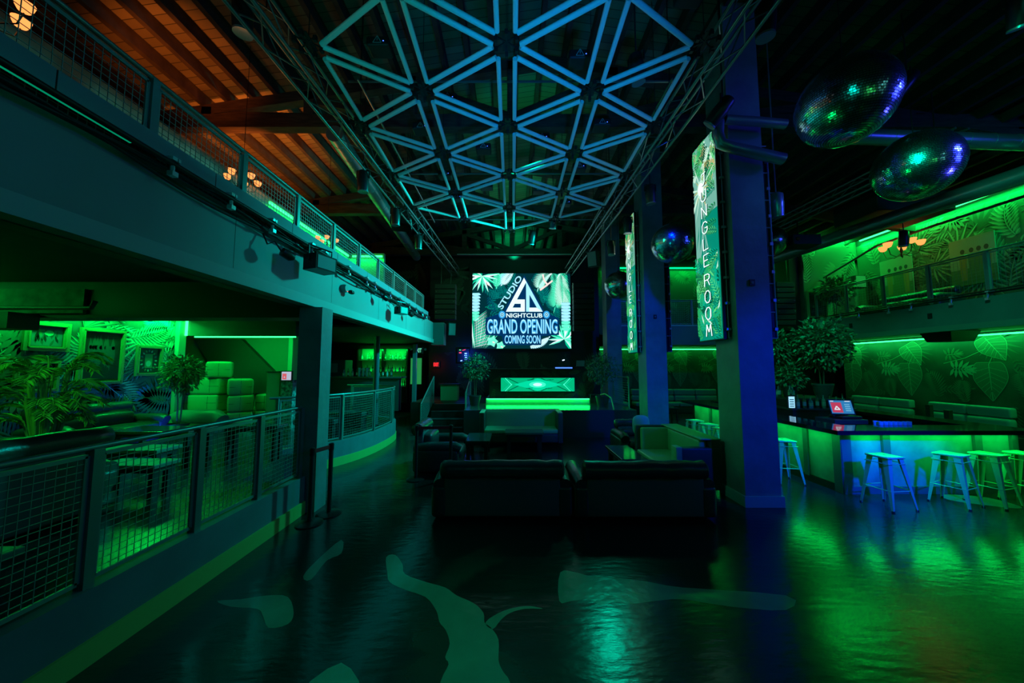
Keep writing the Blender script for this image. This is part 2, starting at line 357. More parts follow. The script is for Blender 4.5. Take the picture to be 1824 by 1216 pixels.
# ------------------------------------------------------------------ room shell
PE = M('epoxy_pale', (.20, .25, .21), .2, bump=.2, scale=2, bscale=9, spec=.6, var=.25)
def floorpt(px, py):
    t = math.atan(45/608); u = (608-py)/608; dy = math.cos(t)-u*math.sin(t); dz = u*math.cos(t)+math.sin(t); k = -2.1/dz; return ((px-912)/608*k, dy*k)
def smoothloop(P, k=3):
    out = []; n = len(P)
    for i in range(n):
        p0, p1, p2, p3 = [Vector(P[(i+j) % n]) for j in (-1, 0, 1, 2)]
        for j in range(k): t = j/k; out.append(.5*((2*p1)+(p2-p0)*t+(2*p0-5*p1+4*p2-p3)*t*t+(3*p1-p0-3*p2+p3)*t**3))
    return out
m = MB().bx(-11, 16, -4, 18, -.1, 0); m.k = 1
SW = [[(688, 992), (690, 1019), (694, 1036), (721, 1050), (758, 1063), (777, 1087), (783, 1108), (794, 1122), (801, 1146), (793, 1170), (799, 1183), (784, 1216), (770, 1300), (930, 1300), (909, 1216), (897, 1197), (888, 1176), (888, 1139), (875, 1118), (863, 1108), (861, 1091), (844, 1074), (813, 1060), (793, 1046), (758, 1036), (721, 1022), (717, 1005), (704, 988)],
 [(865, 1108), (878, 1120), (892, 1104), (909, 1091), (936, 1084), (967, 1084), (943, 1079), (916, 1082), (889, 1091)],
 [(998, 1019), (996, 1070), (1018, 1070), (1049, 1067), (1070, 1077), (1094, 1072), (1128, 1075), (1169, 1070), (1216, 1067), (1300, 1080), (1400, 1086), (1400, 1060), (1216, 1046), (1155, 1036), (1104, 1029), (1053, 1026), (1025, 1019)],
 [(387, 1070), (428, 1067), (479, 1060), (513, 1063), (523, 1091), (513, 1111), (479, 1118), (469, 1098), (458, 1084), (410, 1080)],
 [(540, 1026), (564, 998), (608, 961), (608, 985), (582, 998), (554, 1032)], [(540, 1230), (608, 1180), (640, 1230)],
 [(1680, 880), (1760, 886), (1824, 905), (1760, 900), (1690, 890)]]
for P in SW: 
    L = smoothloop([floorpt(*p) for p in P]); m.add([(q.x, q.y, .0006) for q in L], [tuple(range(len(L)))], 1)
for f_ in range(0): pass
fl = m.build('floor', [EPOXY, PE]); fl.location.z = -.1; struct(fl, 'dark glossy epoxy floor with pale swirls')
struct(MB().bx(-10.2, -9, -4, 9.2, 0, 9.6).build('wall_left', dwall))
struct(MB().bx(-11.2, -10.8, 9.2, 18, 0, 9.6).build('wall_left', dwall))
struct(MB().bx(-11.2, -10.2, 9.1, 9.2, 0, 9.6).build('wall_left', dwall))
struct(MB().bx(13, 13.2, -4, 13.4, 0, 8.2).build('wall_right', dwall))
struct(MB().bx(-10, 16, -4.2, -4, 0, 9.6).build('wall_front', black))
struct(MB().bx(-3.7, 3.9, 15.2, 15.4, 0, 7.3).build('wall_stage', black), 'black wall behind the stage')
struct(MB().bx(-3.9, 4.1, 21.9, 22, 7.2, 9).build('wall_far', dwall))
struct(MB().bx(-3.9, -3.7, 15.4, 22, 7.2, 9).build('wall_far', dwall))
struct(MB().bx(3.9, 4.1, 15.4, 22, 7.2, 9).build('wall_far', dwall))
struct(MB().bx(3.9, 16, 16.5, 16.7, 0, 8.6).build('wall_back_right', dwall))
struct(MB().bx(-9, -3.7, 16.5, 16.7, 0, 8.6).build('wall_back_left', dwall))
struct(MB().bx(13.2, 16, 13.3, 13.4, 0, 8).build('wall_return', dwall))
def roofz(x): return 8.85 - .16*abs(x-.6)
m = MB()
for (a, b) in ((-10.2, .6), (.6, 16)):
    za, zb = roofz(a), roofz(b)
    m.add([(a, -4, za), (b, -4, zb), (b, 22, zb), (a, 22, za), (a, -4, za+.1), (b, -4, zb+.1), (b, 22, zb+.1), (a, 22, za+.1)],
          [(0, 3, 2, 1), (4, 5, 6, 7), (0, 1, 5, 4), (3, 7, 6, 2), (0, 4, 7, 3), (1, 2, 6, 5)])
struct(m.build('ceiling', roofm), 'boarded timber roof')
m = MB(); x = -9.9
while x < 15.8:
    z = roofz(x); m.bx(x-.045, x+.045, -3.9, 16.4 if abs(x) > 3.7 else 21.8, z-.24, z-.0); x += .5
struct(m.build('ceiling_joist', joistm), 'timber joists running the length of the roof')
for j, Y in enumerate((2.7, 6.75, 10.7, 14.75)):
    m = MB(); m.bx(-8.9, 12.9, Y-.1, Y+.1, 7.0 if j else 7.1, 7.28)
    xs = [-8.4, -6.3, -4.2, -2.1, 0, 2.1, 4.2, 6.3, 8.4, 10.5]
    for a, b in ((-8.9, .6), (.6, 12.9)): m.beam((a, Y, roofz(a)-.36), (b, Y, roofz(b)-.36), .18, .22)
    for i, xx in enumerate(xs):
        m.bx(xx-.1, xx+.1, Y-.09, Y+.09, 7.2, roofz(xx)-.3)
        if i < len(xs)-1:
            x2 = xs[i+1]
            if xx < 0: m.beam((xx, Y, roofz(xx)-.45), (x2, Y, 7.25), .12, .16)
            else: m.beam((xx, Y, 7.25), (x2, Y, roofz(x2)-.45), .12, .16)
    struct(m.build('ceiling_beam', woodm), 'timber roof truss')
# raised lounge platform on the left
P1 = [(-9, -3.9), (-3.02, -3.9), (-3.02, 5.1), (-4.0, 5.2), (-4.3, 6.6)]
CRV = [(-4.55, 6.55), (-3.98, 7.05), (-3.58, 7.75), (-3.38, 8.6), (-3.35, 9.6), (-3.47, 10.35), (-3.85, 10.95), (-4.5, 11.3), (-5.4, 11.4)]
struct(MB().prism(P1 + CRV[1:] + [(-5.4, 16.4), (-9, 16.4)], 0, .42).build('floor_platform', platm), 'raised lounge floor on the left')
def wallpath(pts, t, z0, z1, mb):
    n = len(pts)
    def off(i, d):
        a = Vector(pts[max(i-1, 0)]); b = Vector(pts[min(i+1, n-1)]); q = (b-a).normalized(); return Vector(pts[i]) + Vector((q.y, -q.x))*d
    for i in range(n-1):
        a, b, c, d = off(i, 0), off(i+1, 0), off(i+1, -t), off(i, -t)
        mb.prism([tuple(a), tuple(b), tuple(c), tuple(d)], z0, z1)
    return mb
def smooth(pts, k=4):
    out = []; n = len(pts)
    for i in range(n-1):
        p0, p1, p2, p3 = [Vector(pts[max(0, min(n-1, j))]) for j in (i-1, i, i+1, i+2)]
        for j in range(k):
            t = j/k; out.append(tuple(.5*((2*p1)+(p2-p0)*t+(2*p0-5*p1+4*p2-p3)*t*t+(3*p1-p0-3*p2+p3)*t**3)))
    return out + [tuple(pts[-1])]
CS = smooth(CRV, 4)
struct(MB().bx(-3.15, -3.0, -3.9, 5.08, .0, .52).build('wall_knee', kneem), 'low wall of the raised lounge')
struct(MB().bx(-3.0, -2.975, -3.9, 5.08, 0, .175).build('baseboard_left', olive), 'olive baseboard')
struct(wallpath(CS, .15, 0, .52, MB()).build('wall_curved', kneem), 'low curved wall of the raised bar area')
CO = []
for i, p in enumerate(CS):
    a = Vector(CS[max(i-1, 0)]); b = Vector(CS[min(i+1, len(CS)-1)]); q = (b-a).normalized(); CO.append((p[0]+q.y*.02, p[1]-q.x*.02))
struct(wallpath(CO, .018, 0, .175, MB()).build('baseboard_curved', olive), 'olive baseboard under the curved wall')

# left balcony
struct(MB().bx(-9, -3.12, -3.9, 12.9, 3.45, 3.52).build('floor_balcony_left', black), 'balcony slab on the left')
struct(MB().bx(-3.3, -3.12, -3.9, 12.9, 3.0, 4.0).build('wall_fascia_light_block', black), 'added black panel blocking light behind the left balcony front')  # added to stop green light leaking through the curb gap
m = MB(); m.k = 0; m.bx(-3.12, -3.0, -3.9, 12.9, 3.14, 3.78); m.k = 1; m.bx(-3.14, -2.97, -3.9, 12.9, 3.0, 3.14)
m.k = 2
for y in range(-3, 13, 2): m.bx(-3.0, -2.9985, y+.6, y+.606, 3.16, 3.78)
struct(m.build('wall_fascia_left', [fascia, fascband, black]), 'grey front of the left balcony')
cb = MB(); y = -3.9
while y < 11.9: cb.bx(-3.0, -2.97, y, min(y+1.19, 12.0), 3.86, 4.04); y += 1.2
struct(cb.build('trim_curb_left', curbm), 'slim grey panels along the left balcony edge')
m = MB(); m.bx(-9, -3.3, 5.25, 5.65, 2.86, 3.42)
struct(m.build('ceiling_beam_lounge', black), 'dark beam under the left balcony')
struct(MB().bx(-9, -3.3, 9.45, 16.4, 3.2, 3.26).build('ceiling_lounge', dwall), 'dark soffit under the left balcony')
struct(MB().bx(-9, -3.3, -3.9, 9.25, 3.42, 3.45).build('ceiling_lounge', dwall), 'dark soffit over the lounge')
for yy in (1.2, 7.6): struct(MB().bx(-9, -3.3, yy, yy+.3, 3.22, 3.42).build('ceiling_beam_lounge', black))
m = MB(); m.bx(-3.08, -2.6, 12.92, 13.4, 2.93, 3.78)
struct(m.build('wall_balcony_end', M('end_box', (.10, .12, .11), .6)), 'boxed end of the left balcony')
# posts
m = MB(); m.k = 0; m.bx(-3.2, -2.86, 5.1, 5.4, 0, 3.0)
struct(m.build('column_left', colm), 'grey rendered post carrying the left balcony')
def column(Y, nm):
    m = MB(); m.k = 0; m.bx(3.52, 4.06, Y, Y+.58, 0, 8.2); m.k = 1; m.bx(3.49, 4.09, Y-.03, Y+.61, 0, .16)
    struct(m.build('column', [colm, M('column_plinth', (.36, .38, .38), .5)]), nm)
column(5.3, 'tall square column nearest the bar'); column(8.95, 'tall square column behind the first one'); column(12.6, 'tall square column farthest back')
# upper left room
struct(MB().bx(-6.2, -6.05, -3.9, 12.4, 3.5, 6.3).build('wall_upper_left', M('upper_wall', (.14, .15, .12), .8, var=.4, scale=3)), 'upper wall behind the left balcony')
def brickish(name, c):
    m = bpy.data.materials.new(name); m.use_nodes = True; nt = m.node_tree; b = nt.nodes['Principled BSDF']
    tc = nt.nodes.new('ShaderNodeTexCoord'); mp = nt.nodes.new('ShaderNodeMapping'); mp.inputs['Rotation'].default_value = (PI/2, 0, 0)
    br = nt.nodes.new('ShaderNodeTexBrick'); br.inputs['Scale'].default_value = 4
    br.inputs['Color1'].default_value = (*c, 1); br.inputs['Color2'].default_value = (c[0]*.7, c[1]*.7, c[2]*.7, 1); br.inputs['Mortar'].default_value = (c[0]*.3, c[1]*.3, c[2]*.3, 1)
    nt.links.new(tc.outputs['Object'], mp.inputs[0]); nt.links.new(mp.outputs[0], br.inputs['Vector']); nt.links.new(br.outputs['Color'], b.inputs['Base Color'])
    b.inputs['Roughness'].default_value = .8; return m
struct(MB().bx(-6.05, -4.75, 12.4, 12.55, 3.5, 6.3).build('wall_upper_brick', brickish('brick', (.3, .3, .2))), 'brick return wall on the left balcony')
# right balcony (L shaped) and lower soffit
struct(MB().bx(11.05, 13, -3.9, 13.4, 3.05, 3.5).build('floor_balcony_right', black), 'balcony slab on the right')
m = MB(); m.k = 0; m.bx(11.0, 11.12, -3.9, 12.9, 3.14, 3.72); m.k = 1; m.bx(10.97, 11.14, -3.9, 12.9, 3.0, 3.14)
struct(m.build('wall_fascia_right', [M('fascia_right', (.20, .22, .21), .6, var=.2, scale=1.5), M('fascia_right_band', (.25, .27, .22), .6)]), 'grey front of the right balcony')
struct(MB().bx(4.0, 11.05, 14.05, 16.4, 3.02, 3.5).build('floor_balcony_back', black), 'balcony slab across the back right')
m = MB(); m.k = 0; m.bx(4.0, 11.0, 13.98, 14.05, 3.0, 3.8); m.k = 1; m.bx(4.0, 11.0, 13.95, 13.98, 3.76, 3.82)
struct(m.build('wall_fascia_back', [M('fascia_back', (.18, .19, .22), .6), M('fascia_cap', (.5, .52, .55), .5)]), 'front of the balcony across the back right')
struct(MB().bx(10.9, 13, 12.6, 12.75, 3.5, 8.1).build('wall_upper_end', M('mural_base', (.09, .11, .08), .75, var=.4, scale=2)), 'end wall of the right balcony')
struct(MB().bx(10.55, 10.9, 12.75, 16.4, 3.5, 8.1).build('wall_upper_side', dwall))
# soffit boxes hanging under the right balcony
for (y0, y1, xa, xb) in ((8.9, 9.6, 11.5, 12.3), (11.8, 12.4, 11.15, 11.75)):
    m = MB(); m.add([(xa, y0, 3.05), (xb, y0, 3.05), (xb, y1, 3.05), (xa, y1, 3.05), (xa+.1, y0+.08, 2.78), (xb-.1, y0+.08, 2.78), (xb-.1, y1-.08, 2.78), (xa+.1, y1-.08, 2.78)],
        [(0, 1, 2, 3), (7, 6, 5, 4), (0, 4, 5, 1), (1, 5, 6, 2), (2, 6, 7, 3), (3, 7, 4, 0)])
    struct(m.build('ceiling_soffit_box', black), 'dark boxed unit under the right balcony')
# left lounge alcove beyond the wall mural
struct(MB().bx(-9, -8.86, 9.06, 9.25, .42, 3.4).build('trim_alcove', M('pale_trim', (.4, .42, .35), .6)), 'pale upright trim at the mural end')
m = MB(); m.k = 0; m.bx(-10.8, -6.9, 10.95, 11.1, .42, 3.2)
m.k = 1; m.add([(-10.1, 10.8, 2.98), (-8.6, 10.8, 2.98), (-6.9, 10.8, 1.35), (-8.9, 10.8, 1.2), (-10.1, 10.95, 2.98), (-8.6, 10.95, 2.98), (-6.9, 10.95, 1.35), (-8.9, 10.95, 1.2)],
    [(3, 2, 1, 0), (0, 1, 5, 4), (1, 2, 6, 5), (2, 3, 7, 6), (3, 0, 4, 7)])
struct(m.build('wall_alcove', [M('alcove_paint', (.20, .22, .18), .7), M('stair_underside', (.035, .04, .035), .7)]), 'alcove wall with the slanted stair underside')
struct(MB().bx(-9, -5.9, 9.25, 9.45, 2.94, 3.42).build('ceiling_alcove_box', M('bulkhead', (.08, .09, .08), .7)), 'dropped bulkhead over the alcove')
struct(MB().bx(-6.95, -6.82, 10.6, 10.95, .42, 3.2).build('trim_alcove_right', M('pale_trim', (.4, .42, .35), .6)))
# ceiling junction block in the lounge
struct(MB().bx(-8.9, -7.3, 4.9, 5.24, 2.66, 2.9).build('ceiling_lounge_box', black))
struct(MB().bx(-8.9, -6.6, 5.2, 5.245, 2.92, 3.3).build('ceiling_panel', M('stained_panel', (.25, .26, .2), .7, var=.6, scale=6)), 'stained panel under the left balcony')

# stage
struct(MB().bx(-1.45, 3.75, 10.4, 15.2, 0, .8).build('floor_stage', M('stage_top', (.07, .08, .07), .22, bump=.1, scale=8)), 'stage platform')
struct(MB().bx(-3.7, -1.45, 12.6, 15.2, 0, .8).build('floor_stage_wing', black))
struct(MB().bx(-1.45, 3.75, 10.37, 10.4, 0, .8).build('trim_stage_front', M('stage_skirt', (.03, .033, .035), .5)), 'black stage front')
m = MB(); m.k = 0; m.bx(-.92, 2.75, 12.2, 15.1, .8, .98)
struct(m.build('floor_riser', M('riser_face', (.30, .34, .30), .4)), 'low riser under the booth')
# ------------------------------------------------------------------ LED strips (lit lines)
def led(x0, x1, y0, y1, z0, z1, label, mat=LEDG, cat='light strip', nm='led_strip'):
    return tag(MB().bx(x0, x1, y0, y1, z0, z1).build(nm, mat), label, cat)
led(12.93, 12.99, -3.5, 13.3, 2.95, 2.99, 'green light strip along the top of the right wall mural under the balcony')
led(4.2, 12.8, 16.43, 16.49, 2.92, 2.96, 'green light strip high on the lower back wall behind the columns')
led(-8.98, -8.93, 5.9, 9.0, 3.36, 3.40, 'green light strip above the framed pictures in the lounge')
led(-8.98, -8.93, -2.0, 5.0, 3.36, 3.40, 'green light strip above the lounge mural, out by the near end')
led(-8.86, -8.82, 9.2, 9.24, 2.94, 3.38, 'short upright neon green strip in the alcove corner')
led(-8.8, -6.0, 9.42, 9.45, 2.91, 2.94, 'green light strip along the bottom of the alcove box')
led(-6.04, -6.0, 8.2, 12.3, 6.14, 6.2, 'green light strip at the top of the upper left balcony wall')
led(-5.9, -4.8, 12.34, 12.38, 6.14, 6.2, 'green light strip on top of the brick return wall upstairs')
led(11.0, 12.9, 12.5, 12.56, 6.9, 6.96, 'green light strip up on the right balcony end wall under the roof')
led(12.93, 12.98, 7.6, 12.4, 6.75, 6.8, 'green light strip along the right balcony wall under the roof')
led(4.4, 10.4, 16.4, 16.46, 6.9, 6.95, 'green light strip high on the back wall above the back balcony', LEDG2)
led(-.9, 2.73, 12.16, 12.2, .95, .98, 'green light strip along the riser edge under the booth')
for a in (4.5, 7, 9.5): lamp('AREA', 'strip_glow_back', (a, 16.3, 2.9), 10, GREEN, (a, 16.3, 0), sx=2.4, sy=.06)
def glow(a, b, e, tgt, w=.06, col=GREEN):
    a = Vector(a); b = Vector(b); c = (a+b)/2; L = (b-a).length
    o = lamp('AREA', 'strip_glow', c, e, col, None, sx=L, sy=w)
    z = -(Vector(tgt)-c).normalized(); x = (b-a).normalized(); y = z.cross(x).normalized(); z = x.cross(y)
    o.matrix_world = Matrix(((x.x, y.x, z.x, c.x), (x.y, y.y, z.y, c.y), (x.z, y.z, z.z, c.z), (0, 0, 0, 1)))
    return o
glow((12.80, 2.0, 2.93), (12.80, 13.3, 2.93), 100, (12.99, 7, 2.3), .05, (.01, 1, .16))
glow((12.7, 3.0, 2.9), (12.7, 12.5, 2.9), 40, (11.8, 8, 0))
glow((-8.75, 5.9, 3.33), (-8.75, 9, 3.33), 125, (-9, 7.5, 2.4))
glow((-8.75, -1, 3.33), (-8.75, 5.0, 3.33), 70, (-9, 2, 2.4))
glow((-8.6, 3.0, 3.3), (-8.6, 8.8, 3.3), 22, (-6.5, 6, 0))
glow((-8.7, 9.5, 2.9), (-6.1, 9.5, 2.9), 12, (-7.4, 9.9, 0))
glow((-8.7, 9.5, 2.95), (-6.1, 9.5, 2.95), 22, (-7.4, 10.9, 2.6))
lamp('SPOT', 'blue_mural_fill', (-7.6, 7.6, .6), 60, (.01, .1, 1), (-9, 7.9, 1.2), .1, 110, 1)  # added unseen spot that brings out the blue leaves of the mural
lamp('SPOT', 'green_palm_fill', (-5.6, 3.2, 3.2), 110, (.05, 1, .08), (-7, 5.2, 1.6), .1, 60, 1)  # added unseen spot to brighten the palm
glow((-5.96, 8.2, 6.12), (-5.96, 12.3, 6.12), 60, (-6.06, 10, 4))
glow((-5.9, 12.3, 6.1), (-4.8, 12.3, 6.1), 28, (-5.4, 12.4, 4))
glow((11.0, 12.5, 6.85), (12.9, 12.5, 6.85), 60, (12, 12.6, 5))
glow((12.88, 7.6, 6.7), (12.88, 12.4, 6.7), 130, (13, 10, 5))
glow((12.6, 7.6, 6.9), (12.6, 12.4, 6.9), 22, (11.6, 10, 8))
glow((4.5, 16.2, 6.9), (10.4, 16.2, 6.9), 60, (7, 16.5, 4))
glow((-.9, 12.12, .95), (2.73, 12.12, .95), 10, (1, 11.6, .8))
glow((-.9, 12.10, .93), (2.73, 12.10, .93), 6, (1, 12.2, .86), .03)
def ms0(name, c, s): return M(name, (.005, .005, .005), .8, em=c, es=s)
# ------------------------------------------------------------------ railings
def rail(label, pts, zb, zt, posts, group=None, step=.052, pw=.03, wr=.0022, gap=.05):
    """mesh panel guard rail along a polyline; posts = indices along pts that carry a post"""
    root = thing('guard_rail', label, 'railing', (pts[0][0], pts[0][1], zb))
    MB().tube([(p[0], p[1], zt) for p in pts], .022, 8).build('top_rail', railm, root, True)
    for i in posts:
        p = pts[i]; MB().bx(p[0]-pw, p[0]+pw, p[1]-pw, p[1]+pw, zb, zt-.01).build('post', railm, root)
    for a, b in zip(posts, posts[1:]):
        seg = [Vector(q) for q in pts[a:b+1]]; cum = [0]
        for u, v in zip(seg, seg[1:]): cum.append(cum[-1]+(v-u).length)
        def at(d):
            for k in range(len(seg)-1):
                if d <= cum[k+1] or k == len(seg)-2: t = (d-cum[k])/max(1e-6, cum[k+1]-cum[k]); return seg[k].lerp(seg[k+1], t)
        L = cum[-1]; m = MB(); z0, z1 = zb+gap, zt-.055; e = pw+.015
        nv = max(3, int((L-2*e)/step))
        for i in range(nv+1):
            q = at(e+(L-2*e)*i/nv); m.bar((q.x, q.y, z0), (q.x, q.y, z1), wr, 4, cap=False)
        nh = int((z1-z0)/step); K = max(1, len(seg)-1)
        for i in range(nh+1):
            z = z0+(z1-z0)*i/nh
            for k in range(K):
                u = at(e+(L-2*e)*k/K); v = at(e+(L-2*e)*(k+1)/K); m.bar((u.x, u.y, z), (v.x, v.y, z), wr, 4, cap=False)
        for z in (z0, z1):
            for k in range(K):
                u = at(e+(L-2*e)*k/K); v = at(e+(L-2*e)*(k+1)/K); m.beam((u.x, u.y, z), (v.x, v.y, z), .016, .03)
        for d in (e, L-e): q = at(d); m.beam((q.x, q.y, z0), (q.x, q.y, z1), .016, .03)
        m.build('wire_panel', wirem, root)
    return root
ys = [-.1, .85, 1.71, 2.57, 3.42, 4.23, 5.03]
rail('grey mesh panel railing on the low wall of the raised lounge', [(-3.07, y) for y in ys], .52, 1.51, list(range(len(ys))), pw=.034, wr=.003)
ys = [-.2+.985*i for i in range(13)]
rail('long mesh railing along the edge of the left balcony', [(-3.07, y) for y in ys], 3.5, 4.56, list(range(len(ys))), wr=.0028)
rail('curved mesh railing around the raised bar area behind the post', [(p[0]-(.06), p[1]) for p in CS], .52, 1.50, [1, 7, 12, 17, 22, 27, 31], wr=.0025)
ys = [2.2+1.12*i for i in range(11)][::-1]
rail('mesh railing along the edge of the right balcony above the bar', [(11.07, y) for y in [13.1]+[y for y in ys if y < 12.6]], 3.75, 4.80, list(range(1+len([y for y in ys if y < 12.6]))), step=.075, wr=.003)
rail('mesh railing on the back balcony seen between the columns', [(4.15+1.1*i, 14.02) for i in range(7)], 3.82, 4.86, list(range(7)), step=.08, wr=.003)

# ------------------------------------------------------------------ tube canopy
HZ, E0 = 6.1, 1.45
root = thing('triangular_tube_canopy', 'hanging canopy of frosted tubes joined in triangles under the roof', 'light fixture', (0, 3.9, HZ))
CXS = 1.238
def node(c, r): return Vector((-.07+c*CXS, 3.98+r*E0, HZ))
tris = []
for sg in (-1, 1):
    for r in range(4): tris.append((node(2*sg, r), node(sg, r-.5), node(sg, r+.5)))
    for r in range(3): tris.append((node(2*sg, r), node(2*sg, r+1), node(sg, r+.5)))
    for r in range(4): tris.append((node(sg, r-.5), node(sg, r+.5), node(0, r)))
    for r in range(-1, 4): tris.append((node(0, r), node(0, r+1), node(sg, r+.5)))
for T in tris:
    c = (T[0]+T[1]+T[2])/3
    vt = [c+(p-c)*(1-.150/((p-c).length)) for p in T]; ap = max(vt, key=lambda p: abs(p.x-c.x)); hh = max(abs(p.x-ap.x) for p in vt); vt = [ap+(p-ap)*((hh-.035)/hh) for p in vt]
    for i in range(3):
        a, b = vt[i], vt[(i+1) % 3]; d = (b-a).normalized()
        MB().bar(a+d*.03, b-d*.03, .032, 12).build('light_tube', tubem, root, True)
for c in range(-2, 3):
    rr = [r*.5 for r in range(-2, 9) if (r % 2 == 0) == (c % 2 == 0)]
    for r in rr:
        if abs(c) == 2 and not 0 <= r <= 3: continue
        if abs(c) == 1 and not -.5 <= r <= 3.5: continue
        p = node(c, r); m = MB(); m.bx(p.x-.05, p.x+.05, p.y-.13, p.y+.13, p.z+.05, p.z+.06); m.bar((p.x, p.y, p.z+.05), (p.x, p.y, roofz(p.x)-.2), .006, 4)
        for k in range(6):
            a = PI/6+k*PI/3; q = p+Vector((math.cos(a), math.sin(a), 0))*.15; m.bx(q.x-.02, q.x+.02, q.y-.02, q.y+.02, q.z-.02, q.z+.05); m.bar(p+Vector((0, 0, .05)), q+Vector((0, 0, .045)), .01, 4)
        m.build('node_bracket', M('bracket_dark', (.03, .035, .035), .4, .5), root)

# ------------------------------------------------------------------ lattice trusses
def lattice(label, a, b, w=.3, group=None, n=None):
    a = Vector(a); b = Vector(b); d = (b-a).normalized(); L = (b-a).length
    u = d.cross(Vector((0, 0, 1))).normalized(); v = Vector((0, 0, 1))
    root = thing('lattice_truss', label, 'truss', a, group)
    cs = [(-w/2, -w/2), (w/2, -w/2), (w/2, w/2), (-w/2, w/2)]
    for i, j in cs: MB().bar(a+u*i+v*j, b+u*i+v*j, .024, 8).build('chord', trussm, root, True)
    m = MB(); n = n or int(L/.42)
    for k in range(n):
        s0 = a+d*L*k/n; s1 = a+d*L*(k+1)/n
        for q in range(4):
            i, j = cs[q]; i2, j2 = cs[(q+1) % 4]
            if k % 2: i, j, i2, j2 = i2, j2, i, j
            m.bar(s0+u*i+v*j, s1+u*i2+v*j2, .010, 4, cap=False)
    m.build('lacing', trussm, root)
    for t in (.12, .5, .88):
        p = a+d*L*t; MB().bar(p+v*w/2, (p.x, p.y, roofz(p.x)-.02), .008, 5).build('hanging_cable', blackm, root)
    return root
lattice('long aluminium lattice truss hanging left of the tube canopy', (-2.95, 2.2, 6.12), (-2.5, 14.9, 6.3))
lattice('long aluminium lattice truss hanging right of the tube canopy', (2.70, 2.6, 6.12), (2.5, 14.9, 6.3))
lattice('second lattice truss hanging further right beyond the balls', (8.6, 6.2, 6.5), (8.0, 14.5, 6.5), .28)
root = thing('lighting_pipe_grid', 'thin pipe grid above the tube canopy carrying the moving lights', 'pipe grid', (0, 5.3, 6.75))
for y in (5.3, 8.0, 10.6): MB().bar((-2.7, y, 6.79), (2.7, y, 6.79), .02, 6).build('cross_pipe', trussm, root)
for x in (-2.5, 2.6):
    MB().bar((x, 5.2, 6.75), (x, 10.7, 6.75), .018, 6).build('long_pipe', trussm, root)
    for y in (5.3, 8.0, 10.55): MB().bar((x, y, 6.75), (x, y, roofz(x)-.02), .008, 4).build('hanging_rod', blackm, root)
tag(MB().bar((-2.4, 14.6, 7.0), (2.6, 14.6, 7.0), .025, 8).build('lighting_pipe', M('pipe_pale', (.5, .52, .5), .4), None, True), 'pale straight pipe running across under the last roof truss above the screen', 'pipe')

# ------------------------------------------------------------------ ducts and pipes
def duct(label, pts, r, nm='spiral_duct', mat=None, rings=True):
    m = MB(); m.tube(pts, r, 20)
    if rings:
        for a, b in zip(pts, pts[1:]):
            a = Vector(a); b = Vector(b); L = (b-a).length; n = int(L/.45)
            for k in range(n): p = a.lerp(b, (k+.5)/n); d = (b-a).normalized()*.012; m.bar(p-d, p+d, r*1.03, 20)
    return tag(m.build(nm, mat or M('duct_steel', (.38, .40, .42), .32, .7), None, True), label, 'duct')
duct('round metal duct running along the roof above the left truss', [(-3.55, 6.5, 6.75), (-4.05, 14.2, 6.75)], .17)
duct('round metal duct with a bent elbow beside the nearest column', [(3.27, 5.12, 6.1), (3.24, 5.12, 5.75), (3.28, 5.12, 5.6), (3.45, 5.12, 5.53), (4.25, 5.12, 5.34)], .085, rings=False)
duct('upper round duct leaving the top of the nearest column to the right', [(3.35, 5.10, 5.98), (3.9, 5.10, 5.94), (4.3, 5.10, 5.9)], .07, rings=False)
duct('long straight duct crossing behind the two big mirror balls', [(6.6, 6.3, 6.55), (12.8, 6.3, 6.3)], .14)
duct('large round duct above the right balcony, slanting toward the end wall', [(10.6, 4.0, 5.9), (8.6, 12.8, 5.75), (8.2, 14.6, 5.5)], .18, rings=False)
duct('thin bent pipe hanging above the right balcony', [(12.2, 3.0, 6.1), (12.0, 9.5, 6.1), (11.8, 10.8, 6.0), (11.6, 12.5, 5.4)], .035, 'conduit_pipe', M('conduit', (.10, .10, .10), .5), False)
duct('long thin conduit under the left balcony soffit in the lounge', [(-8.8, 4.9, 2.95), (-6.1, 4.9, 2.95), (-6.05, 4.9, 3.05)], .03, 'conduit_pipe', M('conduit', (.10, .10, .10), .5), False)

# ------------------------------------------------------------------ lighting pipe on the left balcony front
root = thing('lighting_bar', 'black pipe bar with clamps and cables along the left balcony front', 'lighting bar', (-2.86, 1, 3.8))
MB().tube([(-2.85, -1, 3.80), (-2.85, 11.6, 3.80)], .024, 8).build('pipe', blackm, root, True)
m = MB(); m.tube([(-2.94, -1, 3.74), (-2.94, 11.6, 3.74)], .022, 6); 
for k in range(5):
    ph = R.random()*6; m.tube([(-2.93+.03*math.sin(y*3+ph), y, 3.70+.035*math.sin(y*2.1+ph*2)+.02*k) for y in [i*.25-1 for i in range(51)]], .012, 5)
m.build('cable_bundle', M('cable_black', (.012, .012, .013), .5), root, True)
for y in (2.75, 3.35, 3.95, 4.75, 5.1, 5.85, 6.6, 7.0, 7.9, 8.6, 9.4, 10.1, 10.8, 11.3):
    m = MB(); m.bx(-2.97, -2.83, y-.02, y+.02, 3.83, 3.86); m.bx(-2.97, -2.83, y+.03, y+.05, 3.83, 3.86); m.bar((-2.85, y, 3.80), (-2.85, y, 3.70), .016, 6); m.bx(-2.87, -2.82, y-.025, y+.025, 3.69, 3.73); m.build('clamp', M('clamp_metal', (.6, .62, .62), .3, .8), root)
root = thing('lighting_bar', 'dark pipe bar with small clamps along the right balcony front', 'lighting bar', (10.9, 4, 3.8))
MB().tube([(10.88, 4.0, 3.78), (10.88, 12.6, 3.78)], .022, 8).build('pipe', blackm, root, True); MB().tube([(10.9, 4.0, 3.84), (10.9, 12.6, 3.84)], .02, 6).build('cable_bundle', M('cable_black', (.012, .012, .013), .5), root, True)
